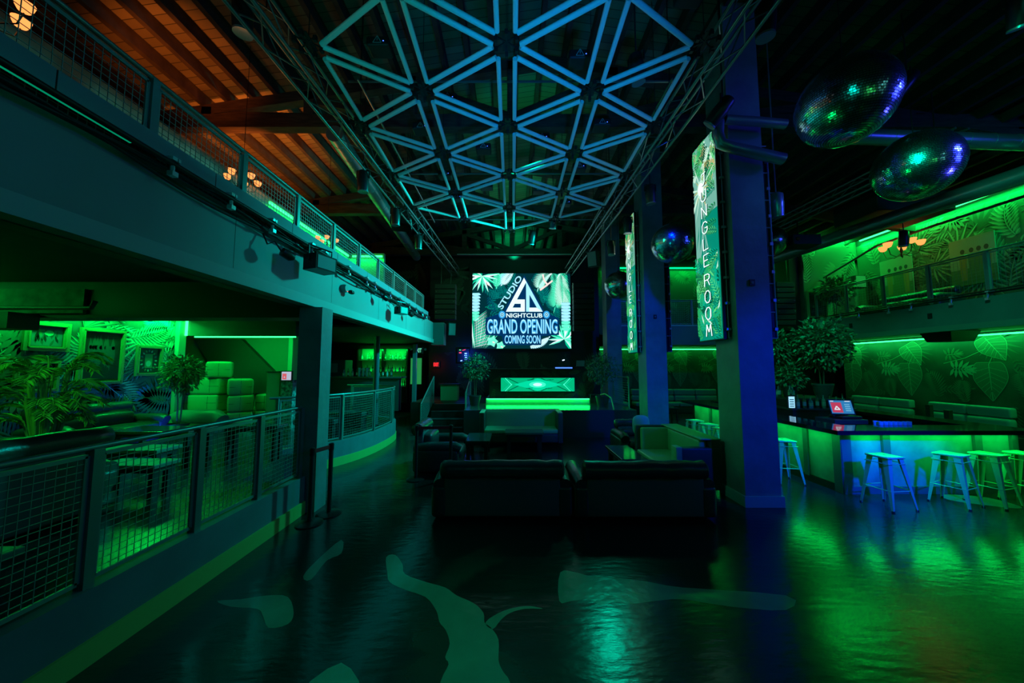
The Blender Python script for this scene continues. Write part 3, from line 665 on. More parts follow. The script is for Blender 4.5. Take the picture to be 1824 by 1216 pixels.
for y in (7.7, 8.35, 9.2, 9.75, 10.6, 11.2, 11.9, 12.4):
    m = MB(); m.bx(10.85, 11.0, y-.03, y+.03, 3.80, 3.83); m.bar((10.87, y, 3.78), (10.85, y, 3.66), .02, 6); m.bx(10.83, 10.87, y-.03, y+.03, 3.62, 3.67); m.build('clamp', M('clamp_metal', (.6, .62, .62), .3, .8), root)
for y, lb in ((8.9, 'small black socket box on the right balcony front, nearer one'), (11.0, 'small black socket box on the right balcony front, farther one')): tag(MB().bx(10.97, 11.0, y-.04, y+.04, 3.36, 3.5).build('socket_box', black), lb, 'socket')
tag(MB().tube([(-2.93, 1.2, 3.83), (-2.93, 2.5, 3.83)], .02, 10).build('green_lit_pipe', ms0('pipe_glow_green', (0, .30, .14), .8), None, True), 'pipe with green glow painted in, lying along the near end of the left balcony edge', 'tube light')  # emission painted in for green light falling on a pipe
def fixture(label, loc, rz, w, h, d, kind='box', tilt=0):
    root = thing('stage_light', label, 'stage light', loc); root.rotation_euler = (0, 0, 0)
    x, y, z = loc
    m = MB(); m.bx(x-w/2, x+w/2, y-d/2, y+d/2, z-h, z); m.build('housing', blackm, root)
    m = MB(); m.bx(x+w/2, x+w/2+.006, y-d*.42, y+d*.42, z-h*.9, z-h*.1); m.build('face_plate', M('face_grey', (.35, .36, .35), .5), root)
    m = MB(); m.bar((x, y-d*.55, z-h/2), (x, y-d*.55, z+.12), .012, 5); m.bar((x, y+d*.55, z-h/2), (x, y+d*.55, z+.12), .012, 5); m.bar((x, y-d*.55, z+.12), (x, y+d*.55, z+.12), .012, 5); (m.bar((x, y, z+.1), (x, y, roofz(x)-.03), .014, 5) if z > 5 else m.bar((x, y, z+.1), (-2.85, y, 3.79), .014, 5)); m.build('yoke', blackm, root)
    root.rotation_euler = (0, 0, rz); return root
fixture('black box stage light with a stickered grey face hanging low on the left balcony pipe', (-2.72, 4.75, 3.66), -.35, .24, .22, .34)
fixture('small black box light with a pale face near the far end of the balcony pipe', (-2.72, 8.3, 3.56), -.45, .2, .18, .26)
fixture('flat black projector box on a bracket up between the roof trusses', (-3.2, 9.6, 6.35), .2, .55, .26, .5)
def gooseneck(label, p):
    x, y, z = p; root = thing('clamp_light', label, 'stage light', p)
    MB().lathe((x, y, z), [(.02, 0), (.055, .01), (.06, .12), (.03, .16)], 12, (.4, .8, -.3)).build('housing', blackm, root, True)
    MB().tube([(x, y, z), (x-.05, y-.05, z+.1), (x-.1, y-.1, z+.05), (x-.16, y-.1, z+.18)], .01, 6).build('cable', blackm, root, True)
    return root
gooseneck('small lamp dangling on a looped cable under the near balcony pipe', (-2.8, 4.05, 3.5))
gooseneck('round clamp lamp with hanging wires at the middle of the balcony pipe', (-2.8, 7.3, 3.62))
gooseneck('black cable tangle and lamp head near the far end of the balcony pipe', (-2.8, 9.2, 3.55))
root = thing('wall_camera', 'small round security camera with a red dot on the left balcony front', 'camera', (-2.95, 5.95, 3.45))
MB().lathe((-3.0, 5.95, 3.48), [(.07, 0), (.075, .05), (.06, .08)], 14, (1, 0, 0)).build('base', M('cam_grey', (.25, .26, .27), .5), root, True)
MB().rb(-2.93, -2.85, 6.0, 6.12, 3.40, 3.47, .03).build('lens_body', blackm, root, True)
MB().bx(-2.9, -2.893, 5.93, 5.945, 3.42, 3.43).build('indicator', REDL, root)
root = thing('smoke_detector', 'flat smoke detector with a red dot on the lounge soffit', 'smoke detector', (-6.6, 6.8, 3.36))
MB().lathe((-6.6, 6.8, 3.42), [(.12, 0), (.13, -.02), (.10, -.05), (.02, -.055)], 18).build('housing', M('white_plastic', (.5, .55, .6), .5), root, True)
MB().bx(-6.61, -6.59, 6.7, 6.71, 3.36, 3.375).build('indicator', REDL, root)

# ------------------------------------------------------------------ moving heads / cans
def can(label, top, aim, L=.42, r=.11, group=None, mat=None):
    x, y, z = top; root = thing('spot_can', label, 'spotlight', (x, y, z), group)
    a = (Vector(aim)).normalized(); c = Vector(top)+Vector((0, 0, -.18))
    b = mat or M('can_black', (.035, .037, .04), .35, .4)
    MB().lathe(c-a*L*.35, [(r*.55, 0), (r*.85, .03), (r, L*.45), (r*.92, L*.9), (r*.8, L), (r*.72, L-.02), (.001, L-.03)], 18, a).build('barrel', b, root, True)
    MB().lathe(c-a*L*.35, [(r*.80, L+.002), (r*.93, L+.004), (r*.93, L-.02)], 18, a).build('lens_ring', M('ring_grey', (.35, .37, .4), .3, .6), root, True)
    u = a.cross(Vector((0, 0, 1))); u = Vector((1, 0, 0)) if u.length < .2 else u.normalized()
    m = MB(); m.bar(c+u*r*1.1, c+u*r*1.1+Vector((0, 0, .15)), .014, 5); m.bar(c-u*r*1.1, c-u*r*1.1+Vector((0, 0, .15)), .014, 5); m.bar(c-u*r*1.1+Vector((0, 0, .15)), c+u*r*1.1+Vector((0, 0, .15)), .014, 5)
    m.bar(c+Vector((0, 0, .15)), (x, y, roofz(x)-.03), .012, 6); m.build('yoke', b, root)
    return root
cans = [((-3.2, 3.75, 6.5), (0, .1, -1), 'round black spotlight pointing straight down beyond the top left tubes'),
 ((3.05, 3.8, 6.5), (0, .1, -1), 'round spotlight facing down above the nearest column, blue ring lit'),
 ((5.9, 3.65, 6.5), (.3, .3, -1), 'round spotlight facing down beside the big mirror ball near the corner of the view'),
 ((-2.95, 6.5, 6.0), (0, .1, -1), 'black spotlight hanging on the left truss, nearest of that row'),
 ((-2.85, 8.1, 6.0), (0, .1, -1), 'black spotlight hanging on the left truss, middle of that row'),
 ((-2.75, 9.8, 6.0), (0, .1, -1), 'black spotlight hanging on the left truss, farthest of that row'),
 ((3.02, 7.2, 6.1), (.1, .1, -1), 'black spotlight hanging on the right truss, nearest of that row'),
 ((3.0, 8.6, 6.0), (0, .1, -1), 'black spotlight hanging on the right truss beside the second column'),
 ((2.85, 9.6, 5.75), (.05, 0, -1), 'black spotlight hanging on the right truss, farthest of that row'),
 ((1.2, 9.6, 6.55), (-.1, .3, -1), 'black moving light under the pipe grid, right one at the canopy end'),
 ((.62, 10.2, 6.3), (-.15, .4, -1), 'black moving light under the pipe grid, lower one at the canopy end'),
 ((4.6, 5.75, 5.15), (.1, .1, -1), 'pale steel spotlight hanging under the big mirror ball beside the duct end'),
 ((1.9, 4.9, 6.9), (.2, .2, -1), 'round spotlight above the right part of the tube canopy'),
 ((3.2, 4.9, 6.2), (-.6, .6, -.8), 'tilted spotlight clamped on the right truss near its near end'),
 ((10.6, 9.0, 5.8), (0, .1, -1), 'dark spotlight hanging from the big dark roof box over the right balcony'),
 ((8.2, 6.3, 6.3), (.1, .1, -1), 'bluish spotlight seen right of the second mirror ball'),
 ((7.2, 9.3, 5.6), (0, 0, -1), 'cylindrical spotlight on the second truss beyond the mirror balls'),
 ((6.4, 5.2, 6.9), (-.5, .3, -.8), 'spotlight housing between the two big mirror balls')]
for t, a, lb in cans: can(lb, t, a, mat=M('can_steel', (.42, .44, .46), .3, .6) if 'steel' in lb else None)
# small mover bases with the warning triangle above the canopy
mb = MB; pr = thing('mover_base', 'moving light base with triangle mark', 'stage light', (0, 0, 0))
MB().rb(-.16, .16, -.12, .12, 0, .14, .03).build('base_box', black, pr)
a = Art((-.06, -.122, .03), (1, 0, 0), (0, 0, 1)); a.line((0, 0), (.12, 0), .008, 0); a.line((.12, 0), (.06, .1), .008, 0); a.line((.06, .1), (0, 0), .008, 0); a.line((.06, .03), (.06, .07), .008, 0)
a.mb.build('triangle_mark', M('mark_grey', (.45, .47, .5), .5), pr)
MB().bx(.08, .095, -.125, -.12, .05, .06).build('status_dot', LEDB, pr)
spots = [(-1.9, 4.6), (-1.1, 5.6), (-1.75, 6.3), (-.6, 6.9), (-1.6, 7.9), (-.65, 8.4), (-1.5, 9.0), (1.0, 4.8), (1.7, 6.2), (.6, 6.6), (1.55, 7.6), (.7, 8.6), (1.5, 9.3), (2.2, 3.9)]
wh = ['over the outer left tubes in front', 'over the left middle, near the front', 'over the outer left tubes, second back', 'left of the canopy centre line', 'over the outer left tubes, third back',
      'left of the centre line toward the stage', 'over the outer left tubes, farthest back', 'right of the centre line near the front', 'over the outer right tubes, second back', 'right of the canopy centre line', 'over the outer right tubes, third back',
      'right of the centre line toward the stage', 'over the outer right tubes, farthest back', 'beyond the front right corner of the canopy']
for i, ((x, y), wd) in enumerate(zip(spots, wh)):
    lb = 'black light base with a triangle mark ' + wd
    if i == 0: pr.location = (x, y, 6.62); pr['label'] = lb; pr['group'] = 'moving light bases above the tube canopy'
    else: dup(pr, (x, y, 6.62), 0, lb)

# ------------------------------------------------------------------ mirror balls
def ballmesh():
    m = MB(); rows = 60
    for j in range(rows):
        a0 = PI*j/rows+.006; a1 = PI*(j+1)/rows-.006; n = max(4, int(2*rows*math.sin((a0+a1)/2)))
        for i in range(n):
            b0 = 2*PI*i/n+.004; b1 = 2*PI*(i+1)/n-.004
            q = [Vector((math.sin(a)*math.cos(b), math.sin(a)*math.sin(b), math.cos(a)))*.5 for a, b in ((a0, b0), (a1, b0), (a1, b1), (a0, b1))]
            c = (q[0]+q[1]+q[2]+q[3])/4; ax = Vector((R.uniform(-1, 1), R.uniform(-1, 1), R.uniform(-1, 1))).normalized()
            rt = Matrix.Rotation(R.gauss(0, .045), 3, ax); m.add([c*1.0+rt @ (p-c) for p in q], [(0, 1, 2, 3)])
    return m
br = thing('mirror_ball', 'y', 'mirror ball', (0, 0, 0))
ballmesh().build('mirror_tiles', M('mirror_tile', (.85, .88, .92), .2, 1), br)
MB().lathe((0, 0, 0), [(.001, -.49)]+[(.488*math.sin(PI*k/16), -.488*math.cos(PI*k/16)) for k in range(1, 16)]+[(.001, .49)], 24).build('core', black, br, True)
m = MB(); m.lathe((0, 0, .48), [(.05, 0), (.05, .05), (.015, .06)], 10); m.build('motor_cap', blackm, br)
BW = []
balls = [((4.13, 4.0, 5.36), 1.16, 'largest mirror ball, hanging nearest beside the tall column'), ((6.72, 5.45, 5.42), 1.08, 'second big mirror ball, lower right of the largest one'),
         ((3.72, 7.72, 4.95), .92, 'round mirror ball half hidden by the nearest column sign'), ((3.62, 11.4, 4.85), .95, 'small far mirror ball beside the second column sign'), ((7.6, 9.8, 5.77), .85, 'small mirror ball peeking out right of the tall column')]
for i, (p, s, lb) in enumerate(balls):
    if i == 0: br.location = p; br['label'] = lb; br['group'] = 'mirror balls under the roof'; o = br
    else: o = dup(br, p, .7*i, lb, scale=s)
    BW.append((o, p, s))
for o, p, s in BW: q = MB().bar((0, 0, .5), (0, 0, (roofz(p[0])-.02-p[2])/s), .006, 5); q.v = [(a+wloc(o).x, b+wloc(o).y, c+wloc(o).z) for a, b, c in q.v]; q.build('hanging_wire', blackm, o)

# ------------------------------------------------------------------ loudspeakers
def array(label, x, y, ztop, n, w=.55, h=.22, yaw=0):
    root = thing('line_array_speaker', label, 'loudspeaker', (x, y, ztop-n*h))
    for k in range(n):
        z = ztop-(k+1)*h; m = MB(); m.rb(x-w/2, x+w/2, y-.18+.02*max(0, k-n+3), y+.18, z+.008, z+h-.008, .02, 2); m.build('cabinet', M('speaker_black', (.018, .018, .02), .6), root)
        if k in (1, 3, 5):
            for s in (-1, 1): MB().bx(x+s*w*.42-.02, x+s*w*.42+.02, y-.19, y-.18, z+.1, z+.11).build('grille_clip', M('clip_silver', (.6, .6, .6), .3, .8), root)
    m = MB(); m.bar((x-.2, y, ztop), (x-.2, y, roofz(x)-.3), .01, 5); m.bar((x+.2, y, ztop), (x+.2, y, roofz(x)-.3), .01, 5); m.bx(x-w/2, x+w/2, y-.05, y+.05, ztop-.01, ztop+.03); m.build('rigging_frame', blackm, root)
array('tall black speaker array hanging left of the big screen', -2.75, 14.0, 5.5, 7, .85, .21)
array('tall black speaker array hanging right of the big screen', 2.95, 14.0, 5.55, 9, .85, .22)
array('black speaker array with a curved foot hanging beyond the tall column', 9.05, 11.3, 4.9, 8, .62, .18)
def mon(label, x, y, z, w, h, d, rz, rx=0):
    root = thing('wall_speaker', label, 'loudspeaker', (x, y, z))
    MB().rb(x-w/2, x+w/2, y-d/2, y+d/2, z, z+h, .015, 2).build('cabinet', M('speaker_black', (.018, .018, .02), .6), root)
    MB().bx(x-w*.42, x+w*.42, y-d/2-.006, y-d/2, z+h*.06, z+h*.94).build('grille', M('grille_grey', (.30, .32, .31), .6, bump=.4, scale=40), root)
    MB().bar((x, y+d/2, z+h/2), (x, y+d/2+.25, z+h/2), .02, 6).build('bracket', blackm, root)
    root.rotation_euler = (rx, 0, rz); return root
mon('small grey faced speaker beside the boxed end of the left balcony', -2.38, 13.2, 3.3, .3, .5, .3, .5, .1)
mon('tilted pale speaker up in the roof left of the second column', 2.9, 11.8, 5.6, .35, .55, .35, -.6, .2)
mon('square black speaker on the right balcony end wall', 12.6, 12.25, 4.95, .45, .45, .22, .1)
root = thing('projector_box', 'large dark box unit hung under the roof over the right balcony', 'projector', (10.3, 8.8, 6.1))
MB().rb(9.3, 11.3, 8.4, 9.6, 6.08, 6.6, .03, 2).build('housing', black, root); 
m = MB(); [m.bar((x, y, 6.55), (x, y, roofz(x)-.1), .012, 5) for x in (9.5, 11.1) for y in (8.6, 9.4)]; m.build('hanging_rod', blackm, root)
root = thing('projector_box', 'small black projector on the second truss above the right balcony', 'projector', (8.6, 9.6, 5.6))
MB().rb(7.95, 8.75, 9.4, 9.9, 5.55, 5.85, .03, 2).build('housing', black, root); MB().bar((8.3, 9.65, 5.85), (8.3, 9.65, 6.32), .02, 6).build('bracket', blackm, root); MB().lathe((8.07, 9.4, 5.7), [(.05, 0), (.05, .03)], 14, (0, -1, 0)).build('lens', REDL if 0 else M('lens_red', (.4, .05, .03), .2), root)
# ------------------------------------------------------------------ big LED screen
def ms(name, c, s): return M(name, (.005, .005, .005), .8, em=c, es=s)
SC = [ms('px_bg', (.0, .05, .07), .6), ms('px_dark', (.0, .12, .14), .9), ms('px_green', (.0, .55, .28), 1.1), ms('px_mint', (.12, .95, .60), 1.2), ms('px_white', (.75, 1, .95), 1.2), ms('px_blue', (.03, .35, .75), 1.1),
      ms('px_navy', (.0, .04, .16), .8), ms('px_ice', (.35, .80, 1), 1.2), ms('px_teal', (.0, .26, .22), .9), ms('px_pink', (1, .75, .7), 1.1)]
root = thing('led_video_screen', 'big glowing video screen of jungle leaves and white club lettering', 'screen', (.42, 15.0, 2.9))
W_, H_ = 4.36, 3.36; X0, Z0 = -1.76, 2.9
MB().bx(X0-.04, X0+W_+.04, 15.0, 15.18, Z0-.04, Z0+H_+.04).build('cabinet', black, root)
a = Art((X0, 14.99, Z0), (1, 0, 0), (0, 0, 1)); a.clip = (0, W_, 0, H_)
def sx(px): return (px-100)/1320*W_
def sz(py): return (1105-py)/1010*H_
a.poly([(0, 0), (W_, 0), (W_, H_), (0, H_)], 0); a.up()
RR = random.Random(3)
for (px, py, ang, L, mi) in [(350, 500, 1.2, .9, 1), (420, 420, .4, .8, 8), (1120, 500, 1.9, .9, 8), (1150, 420, 2.6, .7, 1), (250, 300, -.6, .8, 1), (1000, 300, -1.0, .7, 8), (350, 620, -.5, .9, 8), (1180, 650, 3.6, .8, 1), (560, 400, 2.2, .7, 8), (600, 300, 1.5, .8, 1),
        (900, 200, .6, .7, 8), (260, 750, .3, .9, 8), (700, 850, 0, .9, 8), (1250, 620, 2.4, .7, 1), (480, 560, 3.0, .6, 2), (500, 620, 2.6, .6, 8), (1050, 420, -.2, .6, 2), (320, 420, -1.4, .7, 6), (1230, 760, 1.5, .7, 1)]:
    a.frond(sx(px), sz(py), ang, L, 9, L*.34, L*.035, mi, 8 if mi == 1 else 1, curl=RR.uniform(-.8, .8), spread=1.0)
a.frond(sx(1190), sz(90), -1.25, 1.5, 20, .75, .022, 3, 2, .2, .75); a.frond(sx(1330), sz(60), -1.75, 1.6, 22, .8, .022, 3, 2, -.1, .75)
a.frond(sx(1180), sz(60), -2.7, 1.0, 16, .5, .02, 4, 3, .9, .8); a.frond(sx(1290), sz(80), -1.5, 1.35, 20, .8, .02, 4, 2, .0, .6)
a.frond(sx(560), sz(60), -2.1, .75, 10, .28, .045, 3, 7, -.2, .9); a.frond(sx(640), sz(70), -2.3, .7, 11, .3, .03, 7, 4, .1, .9); a.frond(sx(440), sz(60), -1.7, .7, 10, .28, .04, 2, 3, .1, .9)
for px, py, a0 in ((230, 130, -2.2), (1330, 980, 1.2)):
    for k in range(15): a.up(); a.blade(sx(px), sz(py), a0+(-2.1+4.2*k/14)*1.1, .62+.2*RR.random(), .055, (2, 3, 4)[k % 3], (3, 4, 3)[k % 3])
for px, py in ((150, 380), (1365, 510)):
    for k in range(9):
        a.up(); y = sz(py+k*42); a.poly([(sx(px-70), y-.05), (sx(px), y-.09), (sx(px+65-3*k), y-.02), (sx(px+40), y+.07), (sx(px-70), y+.06)], 3 if k > 5 else 7); a.line((sx(px-60), y+.06), (sx(px+45), y+.06), .012, 8)
for k in range(20): a.up(); a.blade(sx(110+k*9), sz(1105), 1.95-k*.058, 1.7-.02*k, .014, 3 if k % 2 else 2, 4 if k % 3 == 0 else 2)
for k in range(22): a.up(); a.blade(sx(120), sz(1090-k*17), .25+k*.02, .75, .012, 3 if k % 2 else 4)
for px, py, r_ in ((370, 1010, .22), (480, 1070, .18)):
    for k in range(5): a.up(); a.heart(sx(px), sz(py), k*1.26, r_*1.2, 3, 4, .5, False)
    a.up(); a.blade(sx(px), sz(py), -.6, .15, .03, 9)
a.frond(sx(880), sz(1090), .25, .9, 14, .22, .03, 7, 4, .5, .9)
a.up(); a.line((sx(1050), sz(110)), (sx(1065), sz(190)), .07, 9); a.line((sx(1065), sz(190)), (sx(1110), sz(250)), .08, 9); a.line((sx(1180), sz(195)), (sx(1110), sz(250)), .07, 9); a.line((sx(1110), sz(250)), (sx(1010), sz(325)), .08, 9)
a.up(); a.blade(sx(290), sz(210), -.9, .25, .06, 9, 4)
# dark halo under the lettering
a.up(3); a.poly([(sx(x), sz(y)) for x, y in ((800, 120), (520, 600), (470, 640), (280, 700), (280, 925), (500, 940), (520, 1060), (1020, 1060), (1030, 940), (1260, 925), (1260, 700), (1110, 640), (1060, 600))], 6)
a.up(2)
def q(*P, mi=4): a.poly([(sx(x), sz(y)) for x, y in P], mi)
q((550, 615), (795, 155), (826, 212), (626, 590), (612, 615)); a.up(); q((560, 615), (805, 615), (805, 560), (590, 560)); q((750, 450), (805, 450), (805, 600), (750, 600)); q((675, 450), (760, 450), (760, 508), (645, 508))
q((822, 200), (868, 290), (868, 615), (822, 615), mi=7); q((822, 200), (868, 290), (868, 385), (965, 560), (1045, 615), mi=7); q((860, 560), (965, 560), (1045, 615), (860, 615), mi=4)
a.up(); a.clip = None
textart(a, 'STUDIO', sx(500), sz(590), 1.70, .26, 7, math.radians(57.5), .02, .0)
textart(a, 'NIGHTCLUB', sx(555), sz(695), sx(1040)-sx(555), sz(635)-sz(695), 4, 0, .02)
textart(a, 'GRAND OPENING', sx(300), sz(910), sx(1240)-sx(300), sz(715)-sz(910), 5, 0, .045); a.up()
textart(a, 'GRAND OPENING', sx(300), sz(910), sx(1240)-sx(300), sz(715)-sz(910), 7, 0, .0)
textart(a, 'COMING SOON', sx(535), sz(1040), sx(1010)-sx(535), sz(930)-sz(1040), 5, 0, .04); a.up()
textart(a, 'COMING SOON', sx(535), sz(1040), sx(1010)-sx(535), sz(930)-sz(1040), 7, 0, 0)
for px in (500, 1095):
    for r_, mi in ((.15, 5), (.09, 7), (.06, 6), (.035, 7)):
        a.up(); a.poly([(sx(px)+r_*math.cos(t*PI/12), sz(655)+r_*1.15*math.sin(t*PI/12)) for t in range(24)], mi)
a.mb.build('display_image', SC, root)

# ------------------------------------------------------------------ DJ booth
root = thing('dj_booth', 'dark mural covered stage booth with a long glowing green display', 'stage booth', (.9, 12.6, .98))
m = MB(); m.bx(-.82, 2.7, 12.45, 13.2, .98, 1.98); m.bx(-.9, 2.78, 12.4, 13.25, 1.98, 2.03); m.build('body', M('booth_black', (.02, .024, .02), .5), root)
a = Art((-.82, 12.445, .98), (1, 0, 0), (0, 0, 1)); a.clip = (0, 3.52, 0, 1.0)
for k in range(26): a.frond(R.uniform(0, 3.5), R.uniform(0, .9), R.uniform(0, 6.2), R.uniform(.3, .6), 8, .14, .014, k % 2, None, R.uniform(-.8, .8))
a.mb.build('leaf_print', [M('print_green', (.05, .13, .05), .6), M('print_dark', (.03, .08, .04), .6)], root)
MB().bx(-.42, 2.27, 12.38, 12.43, 1.2, 1.72).build('display_frame', black, root)
a = Art((-.4, 12.37, 1.22), (1, 0, 0), (0, 0, 1)); a.clip = (0, 2.65, 0, .48)
a.poly([(0, 0), (2.65, 0), (2.65, .48), (0, .48)], 0)
for s in (0, 1):
    X = (lambda u: u) if s == 0 else (lambda u: 2.65-u)
    a.up(); a.line((X(.25), 0), (X(1.2), .48), .05, 1); a.line((X(.25), .48), (X(1.2), 0), .05, 1); a.up(); a.line((X(.15), .48), (X(.40), .22), .03, 3); a.line((X(.15), 0), (X(.40), .26), .03, 3); a.line((X(.05), .48), (X(.30), .24), .015, 2); a.line((X(.05), 0), (X(.30), .24), .015, 2)
a.up(); a.poly([(.45, .24), (1.32, .46), (2.2, .24), (1.32, .02)], 2)
for r_, mi in ((.42, 2), (.30, 3), (.16, 4)): a.up(); a.poly([(1.32+r_*math.cos(t*PI/14), .24+r_*.36*math.sin(t*PI/14)) for t in range(28)], mi)
for k in range(4): a.up(); a.line((.9+.05*k, .10+.3*(k % 2)), (1.05+.05*k, .12+.3*(k % 2)), .02, 1); a.line((1.6+.05*k, .10+.3*(k % 2)), (1.75+.05*k, .12+.3*(k % 2)), .02, 1)
a.mb.build('display_image', [ms('dj_green', (.0, .62, .26), .8), ms('dj_dark', (.0, .16, .07), .8), ms('dj_mint', (.0, .75, .38), 1), ms('dj_bright', (.05, 1, .6), 1.1), ms('dj_white', (.5, 1, .85), 1.3)], root)
root = thing('dj_mixer', 'flat mixer with a blue light bar on the booth top', 'mixer', (1.9, 12.7, 2.03))
MB().rb(1.55, 2.35, 12.5, 12.95, 2.03, 2.1, .01, 2).build('body', blackm, root); MB().bx(1.58, 2.2, 12.49, 12.5, 2.04, 2.08).build('light_bar', LEDB, root)
root = thing('laptop', 'open laptop with a pale lid at the end of the booth top', 'laptop', (2.35, 12.8, 2.03))
MB().bx(2.38, 2.68, 12.7, 12.95, 2.1, 2.115).build('base', blackm, root); MB().add([(2.38, 12.69, 2.115), (2.68, 12.69, 2.115), (2.68, 12.6, 2.33), (2.38, 12.6, 2.33), (2.38, 12.7, 2.115), (2.68, 12.7, 2.115), (2.68, 12.61, 2.33), (2.38, 12.61, 2.33)], [(0, 1, 2, 3), (7, 6, 5, 4), (0, 4, 5, 1), (1, 5, 6, 2), (2, 6, 7, 3), (3, 7, 4, 0)]).build('lid', M('lid_grey', (.4, .42, .4), .5), root)
MB().bx(2.38, 2.68, 12.7, 12.95, 2.03, 2.1).build('stand', black, root)
root = thing('desk_lamp', 'thin gooseneck lamp bending over the mixer', 'lamp', (2.15, 12.98, 2.03))
MB().lathe((2.2, 13.0, 2.03), [(.04, 0), (.04, .02)], 12).build('base', blackm, root); MB().tube([(2.2, 13.0, 2.04), (2.2, 13.0, 2.25), (2.15, 12.95, 2.33), (1.98, 12.9, 2.35)], .008, 6).build('neck', chrome, root, True); MB().bar((1.98, 12.9, 2.36), (1.9, 12.88, 2.34), .02, 8).build('head', WHITEL, root)

# ------------------------------------------------------------------ vertical JUNGLE ROOM signs
GL = {'J': [[(.3, 1.4), (.9, 1.4)], [(.75, 1.4), (.75, .35), (.55, 0), (.25, 0), (.05, .3)]], 'U': [[(.1, 1.4), (.1, .3), (.35, 0), (.65, 0), (.9, .3), (.9, 1.4)]], 'N': [[(.1, 0), (.1, 1.4), (.9, 0), (.9, 1.4)]],
      'G': [[(.9, 1.1), (.65, 1.4), (.35, 1.4), (.1, 1.05), (.1, .35), (.35, 0), (.65, 0), (.9, .3), (.9, .65), (.55, .65)]], 'L': [[(.15, 1.4), (.15, 0), (.9, 0)]], 'E': [[(.9, 1.4), (.15, 1.4), (.15, 0), (.9, 0)], [(.15, .7), (.75, .7)]],
      'R': [[(.12, 0), (.12, 1.4), (.65, 1.4), (.9, 1.2), (.9, .9), (.65, .7), (.12, .7)], [(.6, .7), (.9, 0)]], 'O': [[(.1, 1.05), (.35, 1.4), (.65, 1.4), (.9, 1.05), (.9, .35), (.65, 0), (.35, 0), (.1, .35), (.1, 1.05)]], 'M': [[(.08, 0), (.2, 1.4), (.5, .5), (.8, 1.4), (.92, 0)]]}
SG = [ms('sg_teal', (.0, .30, .20), .9), ms('sg_green', (.02, .42, .12), 1), ms('sg_lime', (.12, .72, .22), 1), ms('sg_white', (.6, .9, .72), 1.0), ms('sg_sun', (1, 1, .92), 2.2), ms('sg_gold', (.55, .48, .18), 1), ms('sg_dark', (.0, .10, .05), .8), ms('sg_mist', (.20, .52, .42), .9), ms('sg_jade', (.0, .45, .28), 1)]
def sign(label, x, y0, y1, z0, z1, seed):
    root = thing('vertical_led_sign', label, 'sign', (x, (y0+y1)/2, z0)); Wd, Ht = y1-y0, z1-z0
    MB().bx(x, x+.06, y0-.02, y1+.02, z0-.02, z1+.02).build('cabinet', black, root)
    a = Art((x-.002, y1, z0), (0, -1, 0), (0, 0, 1)); a.clip = (0, Wd, 0, Ht); rr = random.Random(seed)
    a.poly([(0, 0), (Wd, 0), (Wd, Ht*.62), (0, Ht*.62)], 0); a.poly([(0, Ht*.62), (Wd, Ht*.62), (Wd, Ht), (0, Ht)], 7)
    a.up(); a.poly([(0, Ht*.3), (Wd*.45, Ht*.55), (Wd*.6, Ht*.8), (0, Ht*.86)], 7)
    sxx, syy = Wd*.36, Ht*.765
    for k in range(9): a.up(); a.blade(sxx+rr.uniform(-.1, .1)*Wd, Ht*(.70-.04*rr.random()), -PI/2+rr.uniform(-.28, .28), Ht*rr.uniform(.2, .36), .05, 7, 0)
    for k in range(46): a.up(); a.frond(rr.uniform(0, Wd), Ht*rr.uniform(.84, 1.02), rr.uniform(-2.6, -.5), rr.uniform(.2, .4), 7, .13, .014, rr.choice((1, 3, 2, 6, 1, 5)), None, .4)
    for k in range(26): a.up(); a.blade(sxx, syy, k*PI/13, rr.uniform(.25, .62), .012, (3, 5, 3, 7)[k % 4])
    for r_, mi in ((.11, 3), (.075, 4)): a.up(); a.poly([(sxx+r_*math.cos(t*PI/12), syy+r_*1.5*math.sin(t*PI/12)) for t in range(24)], mi)
    for k in range(60): a.up(); a.frond(rr.uniform(-.05, Wd+.05), Ht*(.34*rr.random()**1.1), rr.uniform(.3, 2.8), rr.uniform(.22, .45), 7, .13, .018, rr.choice((1, 2, 6, 8, 1, 6)), rr.choice((6, 1, 8)), rr.uniform(-.8, .8))
    for k in range(9): a.up(); a.blade(rr.uniform(.3, 1)*Wd, Ht*rr.uniform(.02, .42), rr.uniform(.4, 2.7), .2, .018, rr.choice((3, 2, 2)))
    for k in range(9): a.up(); a.frond(Wd, Ht*rr.uniform(.3, .75), rr.uniform(2, 3.8), .3, 6, .12, .016, rr.choice((1, 2, 8)), 6)
    a.mb.build('display_image', SG, root)
    txt = 'JUNGLEROOM'; cell = Ht*.082; top = Ht*.835; m = MB(); m2 = MB()
    for i, ch in enumerate(txt):
        zc = top - i*cell - (cell*.2 if i > 5 else 0)
        for st in GL[ch]:
            for (p, q_) in zip(st, st[1:]):
                f_ = lambda t, d: (x-.036-d, y1-(Wd*.38+t[0]*.19), z0+zc-cell*.78+t[1]*.145)
                m.bar(f_(p, 0), f_(q_, 0), .008, 6); m2.bar((lambda v: (v[0]+.006, v[1]-.012, v[2]-.01))(f_(p, 0)), (lambda v: (v[0]+.006, v[1]-.012, v[2]-.01))(f_(q_, 0)), .007, 4)
    m.build('lettering', ms('letter_white', (.7, 1, .9), 1.5), root); m2.build('letter_edge', M('letter_edge', (.01, .05, .04), .5), root)
    m = MB(); yb = y0-.03
    m.bar((x+.07, yb, z0), (x+.07, yb, z1), .009, 5); m.bar((x+.07, yb, z0), (x+.2, yb, z0), .009, 5)
    k = z0+.12
    while k < z1: m.bx(x+.03, x+.10, yb-.02, yb+.02, k, k+.04); m.bar((x+.05, yb, k+.02), (x+.2, yb, k+.02), .01, 5); k += .42
    m.build('bracket_frame', M('bracket_steel', (.42, .44, .47), .35, .7), root)
